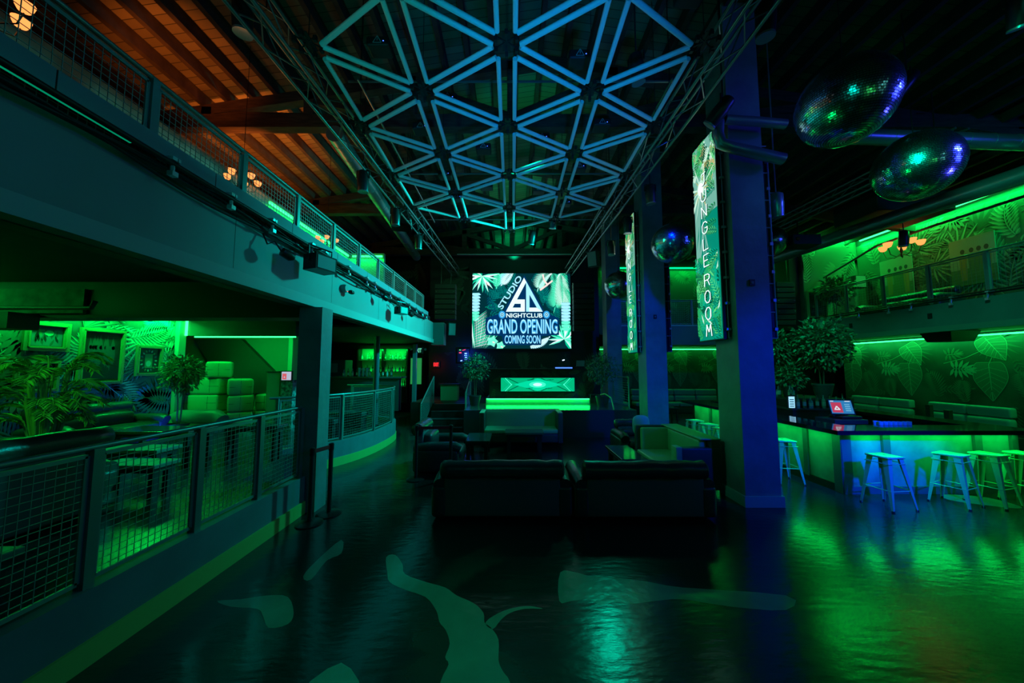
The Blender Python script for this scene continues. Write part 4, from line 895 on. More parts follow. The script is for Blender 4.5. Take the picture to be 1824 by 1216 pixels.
sign('near tall LED sign with jungle picture reading JUNGLE ROOM on the first column', 3.4, 5.47, 6.15, 2.56, 6.1, 1)
sign('far tall LED sign with jungle picture reading JUNGLE ROOM on the second column', 3.4, 9.25, 9.95, 2.5, 6.4, 5)
def backpanel(label, x, y0, y1, z0, z1):
    root = thing('vertical_led_sign', label, 'sign', (x, y0, z0))
    MB().bx(x, x+.07, y0, y1, z0, z1).build('cabinet', black, root); MB().bx(x-.16, x, y0+.04, y1-.1, z0, z1-.1).build('rear_housing', black, root)
    m = MB(); m.bar((x+.06, y0-.015, z0), (x+.06, y0-.015, z1), .011, 5); m.bar((x+.06, y0-.015, z0), (x-.04, y0-.015, z0), .011, 5); k = z0+.12
    while k < z1: m.bx(x+.02, x+.07, y0-.03, y0, k, k+.05); m.bar((x-.06, y0-.012, k+.3), (x+.05, y0-.012, k+.3), .012, 5); k += .47
    m.build('bracket_frame', M('bracket_steel', (.42, .44, .47), .35, .7), root)
backpanel('dark back of the LED sign mounted on the far side of the first column', 4.22, 5.5, 6.15, 2.56, 5.6)
backpanel('dark back of the LED sign mounted on the far side of the second column', 4.2, 9.1, 9.8, 2.5, 5.6)
for Y, lb in ((5.3, 'first'), (8.95, 'second')):
    root = thing('wall_outlet', 'small black socket box on the face of the %s column' % lb, 'socket', (3.78, Y-.02, 3.4)); MB().bx(3.74, 3.82, Y-.02, Y, 3.37, 3.47).build('plate', black, root); MB().bx(3.76, 3.80, Y-.025, Y-.02, 3.40, 3.44).build('cover', M('cover_grey', (.15, .15, .15), .5), root)

# ------------------------------------------------------------------ printed murals
def mural(label, O, U, Wd, Ht, mats, fn, nm='leaf_mural', base=0):
    a = Art(O, U, (0, 0, 1)); a.clip = (0, Wd, 0, Ht); a.poly([(0, 0), (Wd, 0), (Wd, Ht), (0, Ht)], base); a.up(); fn(a, random.Random(hash(label) % 1 + len(label)), Wd, Ht)
    return tag(a.mb.build(nm, mats), label, 'mural')
MR = [M('mr_base', (.035, .055, .035), .6, var=.7, scale=1.1), M('mr_leaf', (.05, .08, .045), .6), M('mr_vein', (.22, .30, .20), .6), M('mr_mid', (.065, .10, .06), .6), M('mr_pale', (.15, .21, .13), .6)]
def right_mural(a, r, Wd, Ht):
    n = int(Wd/1.7)+1
    for k in range(n+1):
        u = .28+k*1.88; j = r.uniform(-.1, .1)
        for t in range(3): a.frond(u+r.uniform(-.8, .8), r.uniform(.4, 2.3), r.uniform(0, 6.2), .7, 9, .22, .022, 1, None, r.uniform(-.6, .6))
        a.fan(u+.15, 2.42+j, -1.0, .62, 11, 1.5, .025, 3, 1)
        a.heart(u, 2.5+j, -1.05, .72, 3, 2, .44)
        a.line((u-.95, 1.9), (u-.45, 2.05), .012, 2); a.line((u-.45, 2.05), (u, 2.3), .012, 2)
        a.heart(u+.02, 1.86, -1.55, 1.0, 1, 4, .36, True)
        a.monstera(u-.72, 1.75, -.1, .5, 4, 2, 6); a.monstera(u-.85, 2.15, .1, .38, 3, 2, 5)
        a.frond(u+.75, .9, 1.6, .75, 12, .36, .02, 3, 1, .5, 1.0); a.frond(u-.5, .8, 1.9, .6, 12, .3, .02, 1, 3, -.5, 1.0)
        a.line((u+.02, 1.86), (u+.1, 2.05), .012, 2)
mural('dark leaf mural on the right wall under the balcony', (12.985, 13.38, .3), (0, -1, 0), 17, 2.66, MR, right_mural)
mural('dark leaf mural on the lower back wall behind the columns', (4.0, 16.485, .3), (1, 0, 0), 11.5, 2.66, MR, right_mural)
UP = [M('up_base', (.10, .13, .09), .7), M('up_mid', (.17, .21, .14), .7), M('up_pale', (.28, .33, .23), .7), M('up_dark', (.05, .07, .045), .7)]
def upper_mural(a, r, Wd, Ht):
    for k in range(int(Wd*7)):
        u, v = r.uniform(0, Wd), r.uniform(.1, Ht)
        t = k % 4
        if t == 0: a.monstera(u, v, r.uniform(-2.6, -.6), r.uniform(.5, .8), r.choice((1, 3)), 0, 8)
        elif t == 1: a.frond(u, v, r.uniform(.5, 2.6), r.uniform(.7, 1.2), 10, .4, .045, r.choice((1, 3, 3)), 2, r.uniform(-1, 1), 1)
        elif t == 2: a.fan(u, v, r.uniform(0, 6.2), r.uniform(.5, .8), 9, 1.3, .05, r.choice((1, 2, 3)), 3)
        else: a.frond(u, v, r.uniform(-2.6, -.5), r.uniform(.6, 1), 9, .35, .06, 3, 1, r.uniform(-1, 1), 1.1)
mural('bright green leaf mural on the wall of the right balcony', (12.985, 12.58, 3.5), (0, -1, 0), 16, 3.1, UP, upper_mural)
mural('leaf mural on the end wall of the right balcony', (10.92, 12.585, 3.5), (1, 0, 0), 2.06, 3.35, UP, upper_mural)
mural('dark leaf mural high on the wall over the back balcony', (3.95, 16.485, 3.5), (1, 0, 0), 6.6, 3.3, UP, upper_mural)
BK = [M('bk_base', (.010, .012, .011), .7), M('bk_mid', (.035, .05, .035), .7), M('bk_pale', (.07, .09, .06), .7)]
def dark_mural(a, r, Wd, Ht):
    for k in range(int(Wd*Ht*1.4)):
        a.frond(r.uniform(0, Wd), r.uniform(0, Ht), r.uniform(0, 6.2), r.uniform(.6, 1.2), 10, .42, .05, r.choice((1, 1, 2)), None, r.uniform(-1, 1), 1)
mural('nearly black leaf mural under and around the big screen', (-3.6, 15.185, .8), (1, 0, 0), 7.4, 1.95, BK, dark_mural)
mural('dark leaf mural high on the wall beyond the left balcony', (-8.5, 16.485, 3.5), (1, 0, 0), 4.8, 3.8, BK, dark_mural)
mural('dark leaf mural on the wall left of the big screen', (-3.68, 15.187, 3.2), (1, 0, 0), 1.75, 3.6, BK, dark_mural)
LM = [M('lm_base', (.035, .05, .045), .7), M('lm_mid', (.11, .16, .12), .7), M('lm_pale', (.40, .50, .38), .7), M('lm_dark', (.035, .05, .05), .7), M('lm_blue', (.05, .14, .60), .7), M('lm_blue2', (.05, .16, .30), .7)]
def left_mural(a, r, Wd, Ht):
    for k in range(150):
        u = r.uniform(3, Wd); v = r.uniform(0, Ht); low = v < 1.15
        c = r.choice((4, 5, 3, 4)) if low else r.choice((1, 2, 1, 3)); c2 = r.choice((5, 3)) if low else r.choice((1, 2))
        if k % 3 == 0: a.monstera(u, v, r.uniform(0, 6.2), r.uniform(.5, .8), c, c2, 9)
        elif k % 3 == 1: a.frond(u, v, r.uniform(0, 6.2), r.uniform(.7, 1.2), 13, .45, .035, c, c2, r.uniform(-.8, .8), 1)
        else: a.fan(u, v, r.uniform(0, 6.2), r.uniform(.5, .8), 13, 1.4, .03, c, c2)
    a.fan(9.9, .75, 1.2, .75, 15, 1.9, .04, 4, 5); a.monstera(9.95, .8, 2.9, .8, 4, 5, 11)
    a.frond(10.3, 1.5, 1.0, 1.0, 16, .55, .04, 2, 1, -.6, .9); a.fan(9.3, 2.3, -1.8, .8, 15, 1.9, .04, 2, 1); a.frond(9.0, 2.35, .2, .9, 14, .4, .04, 2, 1, .3, 1)
mural('green and blue leaf mural on the lounge wall behind the gilt frames', (-8.985, -1.0, .42), (0, 1, 0), 10.05, 2.98, LM, left_mural)

# ------------------------------------------------------------------ pictures
def picture(label, O, U, w, h, art, fw=.09, deep=.06, fm=None):
    O = Vector(O); U = Vector(U); n = U.cross(Vector((0, 0, 1))).normalized(); root = thing('framed_picture', label, 'picture', O)
    def B(u0, u1, v0, v1, d0, d1):
        m = MB(); P = [O+U*u+Vector((0, 0, v))+n*d for d in (d0, d1) for (u, v) in ((u0, v0), (u1, v0), (u1, v1), (u0, v1))]
        m.add(P, [(3, 2, 1, 0), (4, 5, 6, 7), (0, 1, 5, 4), (1, 2, 6, 5), (2, 3, 7, 6), (3, 0, 4, 7)]); return m
    if fw:
        m = MB()
        for r_ in ((0, w, 0, fw), (0, w, h-fw, h), (0, fw, fw, h-fw), (w-fw, w, fw, h-fw)):
            b = B(*r_, 0, deep); m.add(b.v, b.f)
        i = fw*.6
        for r_ in ((i, w-i, i, i+.02), (i, w-i, h-i-.02, h-i), (i, i+.02, i, h-i), (w-i-.02, w-i, i, h-i)):
            b = B(*r_, deep, deep+.015); m.add(b.v, b.f)
        m.build('frame', fm or gold, root)
    a = Art(O+n*.02 if fw else O+n*.03, U, (0, 0, 1)); a.clip = (fw, w-fw, fw, h-fw); a.poly([(fw, fw), (w-fw, fw), (w-fw, h-fw), (fw, h-fw)], 0); a.up()
    art(a, random.Random(len(label)), w, h); a.mb.build('picture_sheet', PM, root)
    if not fw: B(0, w, 0, h, 0, .028).build('canvas', M('canvas_edge', (.3, .3, .25), .7), root)
PM = [M('pm_black', (.012, .018, .016), .4), M('pm_grey', (.045, .07, .065), .5), M('pm_pale', (.35, .45, .35), .5), M('pm_blue', (.04, .14, .20), .5), M('pm_green', (.12, .22, .10), .5), M('pm_ochre', (.42, .30, .08), .5)]
def a_land(a, r, w, h):
    a.poly([(.1, .1), (w-.1, .1), (w-.1, h-.1), (.1, h-.1)], 3); a.up()
    for k in range(14): a.blade(r.uniform(.15, w-.15), r.uniform(.08, h*.5), 1.57+r.uniform(-.5, .5), .16, .02, r.choice((4, 1, 0)))
    a.up(); a.poly([(w*.55+.07*math.cos(t*.5), h*.62+.05*math.sin(t*.5)) for t in range(12)], 2)
def a_dark(a, r, w, h):
    for k in range(10):
        u = w*(.25+.055*k); a.up(); a.blade(u, .28+r.random()*.15, 1.57+r.uniform(-.12, .12), .55*h, .05, 1); a.poly([(u+.035*math.cos(t*.6), h*.66+r.random()*.01+.045*math.sin(t*.6)) for t in range(11)], 1)
def a_small(a, r, w, h):
    a.up(); a.poly([(w*.36, h*.26), (w*.64, h*.26), (w*.64, h*.72), (w*.36, h*.72)], 4); a.up(); a.poly([(w*.5+w*.1*math.cos(t*.5), h*.4+h*.1*math.sin(t*.5)) for t in range(12)], 2)
    for k in range(16): a.up(); an = k*PI/8; a.blade(w*.5+w*.22*math.cos(an), h*.5+h*.28*math.sin(an), an, .07, .02, (2, 3, 4)[k % 3])
def a_low(a, r, w, h):
    for k in range(7): a.up(); a.fan(r.uniform(.1, w-.1), r.uniform(.1, h*.6), 1.57, .18, 5, 1, .02, r.choice((1, 4)))
def a_fig(a, r, w, h):
    a.poly([(0, 0), (w, 0), (w, h*.35), (0, h*.35)], 4); a.poly([(0, h*.35), (w, h*.35), (w, h), (0, h)], 2); a.up()
    for k, c in ((.3, 5), (.5, 4), (.66, 4), (.82, 5)):
        a.up(); a.poly([(w*(k-.07), h*.1), (w*(k+.07), h*.1), (w*(k+.09), h*.62), (w*(k-.09), h*.62)], c); a.poly([(w*k+.05*math.cos(t*.5), h*.72+.07*math.sin(t*.5)) for t in range(12)], 1)
picture('small gilt framed blue landscape, first picture on the lounge wall', (-8.98, 6.22, 2.4), (0, 1, 0), .66, .56, a_land, .09)
picture('large gilt framed dark painting in the middle of the lounge wall', (-8.98, 7.05, 1.72), (0, 1, 0), .82, 1.20, a_dark, .07)
picture('small gilt framed print with a bright centre nearest the alcove', (-8.98, 8.12, 1.88), (0, 1, 0), .62, .74, a_small, .07)
picture('low gilt framed dark picture half hidden by the palm', (-8.98, 6.15, 1.62), (0, 1, 0), .62, .6, a_low, .06)
picture('green toned canvas print with figures on the right balcony wall', (12.93, 11.75, 4.4), (0, -1, 0), .95, 1.35, a_fig, 0)
picture('green toned canvas print farther along the right balcony wall toward the frame edge', (12.93, 9.85, 4.4), (0, -1, 0), .95, 1.35, a_fig, 0)
picture('yellow green framed leaf panel standing on the back of the right balcony', (10.92, 12.52, 3.9), (1, 0, 0), .75, 1.0, a_low, .06, fm=M('frame_lime', (.4, .45, .15), .5))
# ------------------------------------------------------------------ leather sofas seen from behind
def leather_sofa(label, x, y, w, rz=0, z=0, nseat=2, H=.775, D=.92, mat=None, back=None, name='leather_sofa'):
    """back faces local -Y; origin at the middle of the back edge"""
    mat = mat or leather; root = thing(name, label, 'sofa', (0, 0, 0)); h = w/2
    m = MB(); m.rb(-h+.17, h-.17, .03, .19, .05, H-.12, .03, 2); m.build('back_panel', back or leathback, root, True)
    m = MB(); rr = random.Random(int(w*100)+int(x*10)); N = 16
    pts = [(-h+.15+(w-.30)*i/N, .075, H-.10+rr.uniform(-.005, .007)) for i in range(N+1)]
    pe = lambda p, d: (p[0]+d, p[1], p[2])
    m.tube([pe(pts[0], -.03)]+pts+[pe(pts[-1], .03)], [.08]+[.125+rr.uniform(-.008, .006) for _ in pts]+[.08], 16); m.build('back_roll', mat, root, True)
    for s in (-1, 1):
        m = MB(); m.rb(s*(h-.11)-.11, s*(h-.11)+.11, .03, D-.04, .04, .46, .05, 3, .01); m.tube([(s*(h-.11), .04, .47), (s*(h-.11), .3, .50), (s*(h-.11), D-.1, .50), (s*(h-.11), D, .46)], [.09, .105, .11, .10], 12); m.build('arm', mat, root, True)
    m = MB(); m.rb(-h+.2, h-.2, .1, D-.03, .04, .26, .03, 2); m.build('base_frame', mat, root, True)
    sw = (w-.44)/nseat
    for k in range(nseat):
        a = -h+.22+sw*k
        MB().rb(a+.006, a+sw-.006, .24, D, .25, .42, .06, 3, .025).build('seat_cushion', mat, root, True)
        MB().rb(a+.006, a+sw-.006, .14, .36, .40, H-.20, .07, 3, .02).build('back_cushion', mat, root, True)
    root.location = (x, y, z); root.rotation_euler = (0, 0, rz); return root
leather_sofa('black leather loveseat seen from behind, left of the pair in front', -.135, 4.8, 1.95)
leather_sofa('black leather loveseat seen from behind, right of the pair in front', 1.83, 4.78, 1.96)
leather_sofa('black leather armchair facing the side table behind the stanchions', -1.98, 7.4, 1.15, -PI/2, nseat=1, D=.95, H=.93, name='leather_armchair')
leather_sofa('long dark lounge sofa with its back to the mesh railing', -4.75, 2.75, 3.05, PI/2, .42, 3, .96, .9, M('sofa_green_black', (.04, .05, .035), .3, bump=.2, scale=7))
leather_sofa('dark leather sofa against the mural wall under the large picture', -8.95, 7.15, 1.95, -PI/2, .42, 2, .88, .95)
leather_sofa('dark leather sofa at the left edge beside the palm', -8.2, 4.6, 1.6, -PI/2, .42, 2, .84, .9)
leather_sofa('dark leather armchair partly hidden by the second column', 2.95, 8.75, 1.0, PI, nseat=1, D=.9, name='leather_armchair')
root = tag(MB().rb(2.95, 3.3, 8.3, 8.5, .45, .9, .08, 3, .03).build('throw_cushion', M('cushion_grey', (.35, .37, .38), .7), None, True), 'pale throw cushion propped on the armchair by the second column', 'cushion')
root = tag(MB().tube([(-8.6, 8.75, .75), (-8.5, 8.85, .8), (-7.6, 8.9, .8), (-7.4, 8.85, .72)], [.16, .2, .2, .16], 12).build('bolster_seat', greyvin, None, True), 'rolled end of a grey chaise beyond the wall sofa', 'chaise')
MB().rb(-8.6, -7.4, 8.6, 9.1, .42, .68, .05).build('seat_base', darkvin, root, True)
# box armed settee by the stage
def settee(label, x0, x1, y0, y1, H, mat):
    root = thing('box_settee', label, 'sofa', ((x0+x1)/2, (y0+y1)/2, 0))
    MB().rb(x0, x1, y1-.12, y1, .1, H, .02, 2).build('back', darkvin, root, True)
    MB().rb(x0+.12, x1-.12, y1-.22, y1-.12, .42, H-.03, .03, 2).build('back_pad', mat, root, True)
    MB().rb(x0, x1, y1-.21, y1-.0, H-.035, H, .015, 2).build('top_edge', mat, root, True)
    for a, b in ((x0, x0+.13), (x1-.13, x1)):
        MB().rb(a, b, y0, y1-.12, .1, H-.02, .02, 2).build('arm', darkvin, root, True); MB().rb(a, b, y0, y1-.12, H-.03, H, .012, 2).build('arm_top', mat, root, True)
    MB().rb(x0+.13, x1-.13, y0, y1-.2, .12, .34, .02, 2).build('base', darkvin, root, True)
    MB().rb(x0+.13, x1-.13, y0-.02, y1-.2, .34, .46, .04, 3).build('seat_cushion', mat, root, True)
    for a in (x0+.06, x1-.06):
        for b in (y0+.06, y1-.06): MB().bar((a, b, 0), (a, b, .11), .02, 8).build('leg', blackm, root)
    return root
settee('pale vinyl box settee standing in front of the stage', -.86, 1.34, 9.1, 9.9, .90, vinyl)
# L shaped sectional beside the column
root = thing('corner_sectional', 'green lit L shaped vinyl sectional in front of the tall columns', 'sofa', (3.0, 6.4, 0))
MB().rb(3.28, 3.45, 5.75, 7.25, .08, .90, .02, 2).build('side_back', darkvin, root, True); MB().rb(2.55, 3.45, 7.13, 7.25, .08, .9, .02, 2).build('rear_back', darkvin, root, True)
MB().rb(3.14, 3.28, 5.85, 7.1, .42, .87, .04, 3).build('side_back_pad', vinyl, root, True); MB().rb(2.62, 3.2, 7.0, 7.13, .42, .87, .04, 3).build('rear_back_pad', vinyl, root, True)
MB().rb(3.12, 3.46, 5.75, 7.26, .885, .91, .01, 2).build('top_edge', vinyl, root, True)
MB().rb(2.5, 3.14, 5.9, 7.0, .32, .46, .04, 3).build('seat_cushion', vinyl, root, True); MB().rb(2.52, 3.28, 5.9, 7.1, .08, .32, .02, 2).build('base', darkvin, root, True)
MB().rb(2.72, 3.45, 5.74, 5.9, .08, .76, .02, 2).build('arm', darkvin, root, True); MB().rb(2.70, 2.80, 5.73, 5.91, .3, .78, .01, 2).build('arm_edge', vinyl, root, True)
# tables
def table(label, x0, x1, y0, y1, z0, H, top, leg=.07, name='low_table', th=.05, shelf=False):
    root = thing(name, label, 'table', ((x0+x1)/2, (y0+y1)/2, z0))
    MB().rb(x0, x1, y0, y1, z0+H-th, z0+H, .006, 1).build('table_top', top, root)
    MB().bx(x0+.04, x1-.04, y0+.04, y1-.04, z0+H-th-.06, z0+H-th).build('apron', black, root)
    for a in (x0+.05, x1-.05-leg):
        for b in (y0+.05, y1-.05-leg): MB().bx(a, a+leg, b, b+leg, z0, z0+H-th).build('leg', black, root)
    return root
tb = M('table_gloss', (.05, .055, .055), .12, spec=.7); tg = M('table_pale', (.14, .16, .12), .35)
table('dark square side table beside the leather armchair', -1.08, -.5, 7.8, 8.75, 0, .44, tb, .08)
table('long low dark coffee table in front of the pale settee', -.17, .78, 8.45, 8.95, 0, .50, M('table_glass', (.10, .13, .12), .15), .09)
table('low dark coffee table in front of the corner sectional', 1.95, 2.42, 6.2, 7.3, 0, .46, tb, .08)
table('low table with a pale top behind the mesh, at the left frame edge', -3.85, -3.35, 1.7, 2.45, .42, .45, tg)
table('low table with a pale top behind the mesh, end of the long sofa', -5.3, -4.5, 4.4, 4.75, .42, .44, tg)
table('low table with a pale top in the lounge, beyond the long sofa end', -6.1, -5.2, 5.1, 5.5, .42, .46, tg)
table('wide dark table in the lounge between sofa and ottomans', -6.9, -5.5, 5.9, 6.5, .42, .58, tb)
table('dark table near the white edged bench in the bar lounge', -5.2, -4.2, 6.2, 6.5, .42, .62, tb)
for (x, y, lb) in ((-4.7, 8.4, 'low dark bench behind the curved mesh rail, nearer one'), (-4.6, 9.7, 'low dark bench behind the curved mesh rail, farther one')):
    root = thing('lounge_bench', lb, 'bench', (x, y, .42)); MB().rb(x-.5, x+.5, y-.22, y+.22, .72, .86, .04).build('seat', darkvin, root, True); MB().bx(x-.45, x+.45, y-.18, y+.18, .42, .72).build('base', black, root)
# tufted ottomans
def ottoman(w, d, h, nu):
    m = MB(); n = 18
    G = {}
    def disp(p):  # tuft seams and button dimples
        x, y, z = p; q = Vector(p)
        for ax, hh, nn in ((0, w/2, nu), (1, d/2, 1)):
            pass
        return q
    rt = thing('tufted_ottoman', 'x', 'ottoman', (0, 0, 0))
    e = .012; uw = w/nu
    m.rb(-w/2, w/2, -d/2, d/2, 0, h, .06, 4, .012); m.build('body', vinyl, rt, True)
    m = MB(); W2, D2 = w/2+.004, d/2+.004; L = [(-W2+.05, -D2, h/2), (W2-.05, -D2, h/2), (W2, -D2+.05, h/2), (W2, D2-.05, h/2), (W2-.05, D2, h/2), (-W2+.05, D2, h/2), (-W2, D2-.05, h/2), (-W2, -D2+.05, h/2), (-W2+.05, -D2, h/2)]
    m.tube(L, .006, 5)
    for k in range(nu):
        x = -w/2+uw*(k+.5)
        m.tube([(x, -D2, .05), (x, -D2-.004, h/2), (x, -D2, h-.05), (x, -D2+.05, h+.004), (x, D2-.05, h+.004), (x, D2, h-.05), (x, D2, .05)], .005, 5)
    m.build('seam', darkvin, rt, True)
    m = MB()
    for k in range(nu): 
        for y in (-d/2-.002, d/2+.002): m.lathe((-w/2+uw*(k+.5) if nu > 1 else 0, y, h/2), [(.018, -.005), (.014, .006)], 8, (0, 1 if y > 0 else -1, 0))
    for x in (-w/2-.002, w/2+.002): m.lathe((x, 0, h/2), [(.018, -.005), (.014, .006)], 8, (1 if x > 0 else -1, 0, 0))
    m.build('button', darkvin, rt); return rt
o1 = ottoman(.56, .56, .44, 1); o2 = ottoman(1.05, .56, .45, 2)
z0 = .42
for i, (src, p, rz, lb) in enumerate([(o1, (-8.27, 9.7, 1.80), .6, 'square tufted ottoman on the very top of the pile'), (o2, (-8.62, 9.75, 1.34), .05, 'long tufted ottoman second from the top of the pile'), (o2, (-8.66, 9.75, .88), .06, 'long tufted ottoman third from the top of the pile, wide one'),
     (o2, (-8.6, 9.75, .42), .05, 'long tufted ottoman at the bottom of the pile'), (o1, (-7.66, 9.7, 1.32), .7, 'square tufted ottoman on the shorter stack right of the pile'), (o1, (-7.62, 9.7, .87), .6, 'square tufted ottoman in the middle of the shorter stack'),
     (o1, (-7.62, 9.7, .42), .6, 'square tufted ottoman at the foot of the shorter stack'), (o2, (-6.8, 10.1, .87), .1, 'low tufted ottoman right of the shorter stack, upper one'), (o2, (-6.8, 10.1, .42), .1, 'low tufted ottoman right of the shorter stack, lower one'),
     (o2, (-7.9, 10.45, .42), .0, 'tufted ottoman standing behind the piles against the alcove wall')]):
    if i in (0, 1): src.location = p; src.rotation_euler = (0, 0, rz); src['label'] = lb; src['group'] = 'stacked tufted ottomans'
    else: dup(src, p, rz, lb, 'stacked tufted ottomans')
root = thing('cabinet_box', 'green painted upright cabinet beside the post', 'cabinet', (-6.2, 9.3, .42)); MB().bx(-6.5, -6.12, 9.1, 9.45, .42, 1.95).build('body', M('cab_green', (.20, .24, .16), .6), root); MB().bx(-6.52, -6.1, 9.08, 9.47, 1.95, 1.98).build('top', black, root); MB().bx(-6.47, -6.15, 9.088, 9.1, .5, 1.9).build('door', M('cab_door', (.24, .28, .19), .6), root)
root = thing('payment_terminal', 'small till with a red and white screen on a dark pedestal by the post', 'till', (-5.95, 9.2, .42))
MB().bx(-6.08, -5.78, 9.05, 9.35, .42, 1.75).build('pedestal', M('pedestal_pattern', (.05, .06, .06), .3, var=.9, scale=14, col2=(.4, .45, .42)), root)
a = Art((-6.06, 9.02, 1.75), (1, 0, 0), (0, 0, 1)); a.poly([(0, 0), (.25, 0), (.25, .22), (0, .22)], 1); a.up(); a.poly([(.02, .02), (.13, .02), (.13, .17), (.02, .17)], 0); a.up(); a.poly([(.05, .06), (.10, .06), (.075, .11)], 1); a.mb.build('screen', [ms('scr_red', (.75, .12, .15), .9), ms('scr_pale', (.5, .55, .7), .9)], root)
MB().bx(-6.08, -5.79, 9.03, 9.07, 1.72, 1.99).build('screen_frame', black, root)

# ------------------------------------------------------------------ plants
def leafcard(m, p, d, n, L, w, mi=0):
    d = d.normalized(); s = d.cross(n); s = s.normalized() if s.length > .01 else Vector((1, 0, 0)); up = s.cross(d)
    a = p+d*L*.45+s*w/2+up*L*.04; b = p+d*L*.45-s*w/2+up*L*.04; t = p+d*L-up*L*.10
    m.add([p, a, t, b], [(0, 1, 2), (0, 2, 3)], mi)
def bush(m, c, r, n, L, w, rng, mats=1, droop=.3, hollow=.35):
    for _ in range(n):
        v = Vector((rng.gauss(0, 1), rng.gauss(0, 1), rng.gauss(0, 1))).normalized(); k = (hollow+(1-hollow)*rng.random())
        k *= 1-.22*noise.noise(v*2.2+Vector(c)); p = Vector((c[0]+v.x*r[0]*k, c[1]+v.y*r[1]*k, c[2]+v.z*r[2]*k))
        d = v+Vector((rng.gauss(0, .6), rng.gauss(0, .6), rng.gauss(0, .5)-droop)); leafcard(m, p, d, Vector((rng.gauss(0, .5), rng.gauss(0, .5), 1)), L*rng.uniform(.7, 1.25), w*rng.uniform(.8, 1.2), rng.randrange(mats))
def treeplant(label, x, y, z, H, cr, cz, n, L, w, seed, pot=True, potr=.2, mats=None, name='potted_ficus', multi=3):
    rng = random.Random(seed); root = thing(name, label, 'plant', (x, y, z)); ph = .32 if pot else 0
    if pot:
        m = MB(); m.lathe((x, y, z), [(potr*.7, 0), (potr, .30), (potr*1.05, .30), (potr*1.05, .34), (potr*.95, .34), (potr*.93, .29), (.001, .29)], 20); m.build('pot', potm, root, True)
        m = MB(); m.lathe((x, y, z+.28), [(potr*.92, 0), (potr*.5, .03), (.001, .035)], 14); m.build('soil', M('soil', (.03, .02, .015), .9), root)
    m = MB()
    for k in range(multi):
        a = k*2*PI/multi+rng.random(); tip = Vector((x+math.cos(a)*cr*.3, y+math.sin(a)*cr*.3, z+cz))
        m.tube([(x+math.cos(a)*.03, y+math.sin(a)*.03, z+ph-.03), (x+math.cos(a)*.05, y+math.sin(a)*.05, z+ph+(cz-ph)*.5), tuple(tip)], [.018, .014, .008], 6)
        for q in range(5):
            b = rng.uniform(0, 6.28); m.tube([tuple(tip-Vector((0, 0, rng.uniform(0, (cz-ph)*.4)))), tuple(tip+Vector((math.cos(b)*cr*.6, math.sin(b)*cr*.6, rng.uniform(-.1, .4)*cr)))], [.007, .003], 4)
    m.build('trunk', bark, root, True)
    m = MB(); Hh = (H-(cz-cr*.8))/2
    bush(m, (x, y, z+H-Hh), (cr, cr, Hh), n, L, w, rng, 2); m.build('foliage', mats or [leafm, leafd], root)
    return root
treeplant('round headed ficus tree in the lounge beside the ottoman pile', -7.95, 8.25, .42, 1.98, .42, 1.42, 1300, .11, .045, 11)
treeplant('bushy ficus standing on the stage left of the booth', -1.25, 11.6, .8, 1.75, .48, 1.2, 1300, .09, .04, 12)
treeplant('dark ficus in a pot on the stage right of the booth', 2.98, 11.35, .8, 1.75, .55, 1.15, 1500, .09, .04, 13, potr=.22)
treeplant('tall leafy umbrella tree rising behind the bar, right one of the two', 7.55, 8.35, 1.35, 1.95, .62, 1.2, 1900, .13, .07, 14)
treeplant('leafy umbrella tree rising behind the bar, left one of the two', 6.9, 9.1, 1.35, 1.75, .60, 1.15, 1600, .12, .065, 15)
treeplant('dense low foliage plant in a pot between the two umbrella trees', 6.95, 8.6, 1.35, .85, .33, .45, 700, .1, .05, 17, potr=.17)
treeplant('leafy plant on the right balcony against the leaf mural', 11.4, 11.9, 3.5, 1.75, .55, 1.3, 700, .16, .09, 16)
treeplant('small plant behind the left balcony railing near its far end', -4.0, 9.2, 3.5, .75, .28, .45, 350, .1, .05, 18, potr=.13)
# areca palm
rng = random.Random(5); px, py, pz = -7.0, 5.2, .42
root = thing('areca_palm', 'large feathery palm in the lounge in front of the gilt frames', 'plant', (px, py, pz))
MB().lathe((px, py, pz), [(.2, 0), (.27, .38), (.29, .38), (.29, .42), (.25, .42), (.25, .36), (.001, .36)], 20).build('pot', potm, root, True)
m = MB(); lf = MB()
for k in range(44):
    a = rng.uniform(0, 2*PI); h = rng.uniform(.45, 1.45); b = Vector((px+math.cos(a)*.08, py+math.sin(a)*.08, pz+.35)); L = rng.uniform(.32, .52)
    top = b+Vector((math.cos(a)*.12, math.sin(a)*.12, h)); pts = [b, b.lerp(top, .5), top]; dv = Vector((math.cos(a)*.6, math.sin(a)*.6, .75)); p = top
    for s in range(9): p = p+dv.normalized()*L/9; dv.z -= .17; pts.append(p.copy())
    m.tube(pts, [.012]*3+[.008-.0006*s for s in range(9)], 5)
    for s in range(3, len(pts)):
        d = (pts[s]-pts[s-1]).normalized(); sd = d.cross(Vector((0, 0, 1))).normalized()
        for sg in (-1, 1):
            for q in (0, .5): leafcard(lf, pts[s-1].lerp(pts[s], q), d*.9+sd*sg*.9+Vector((0, 0, rng.uniform(-.35, .1))), Vector((0, 0, 1)), rng.uniform(.18, .27)*(1-.03*s), .024, rng.randrange(2))
m.build('cane', M('cane_green', (.25, .35, .10), .5), root, True); lf.build('foliage', [M('palm_leaf', (.20, .48, .10), .4), leafm], root)

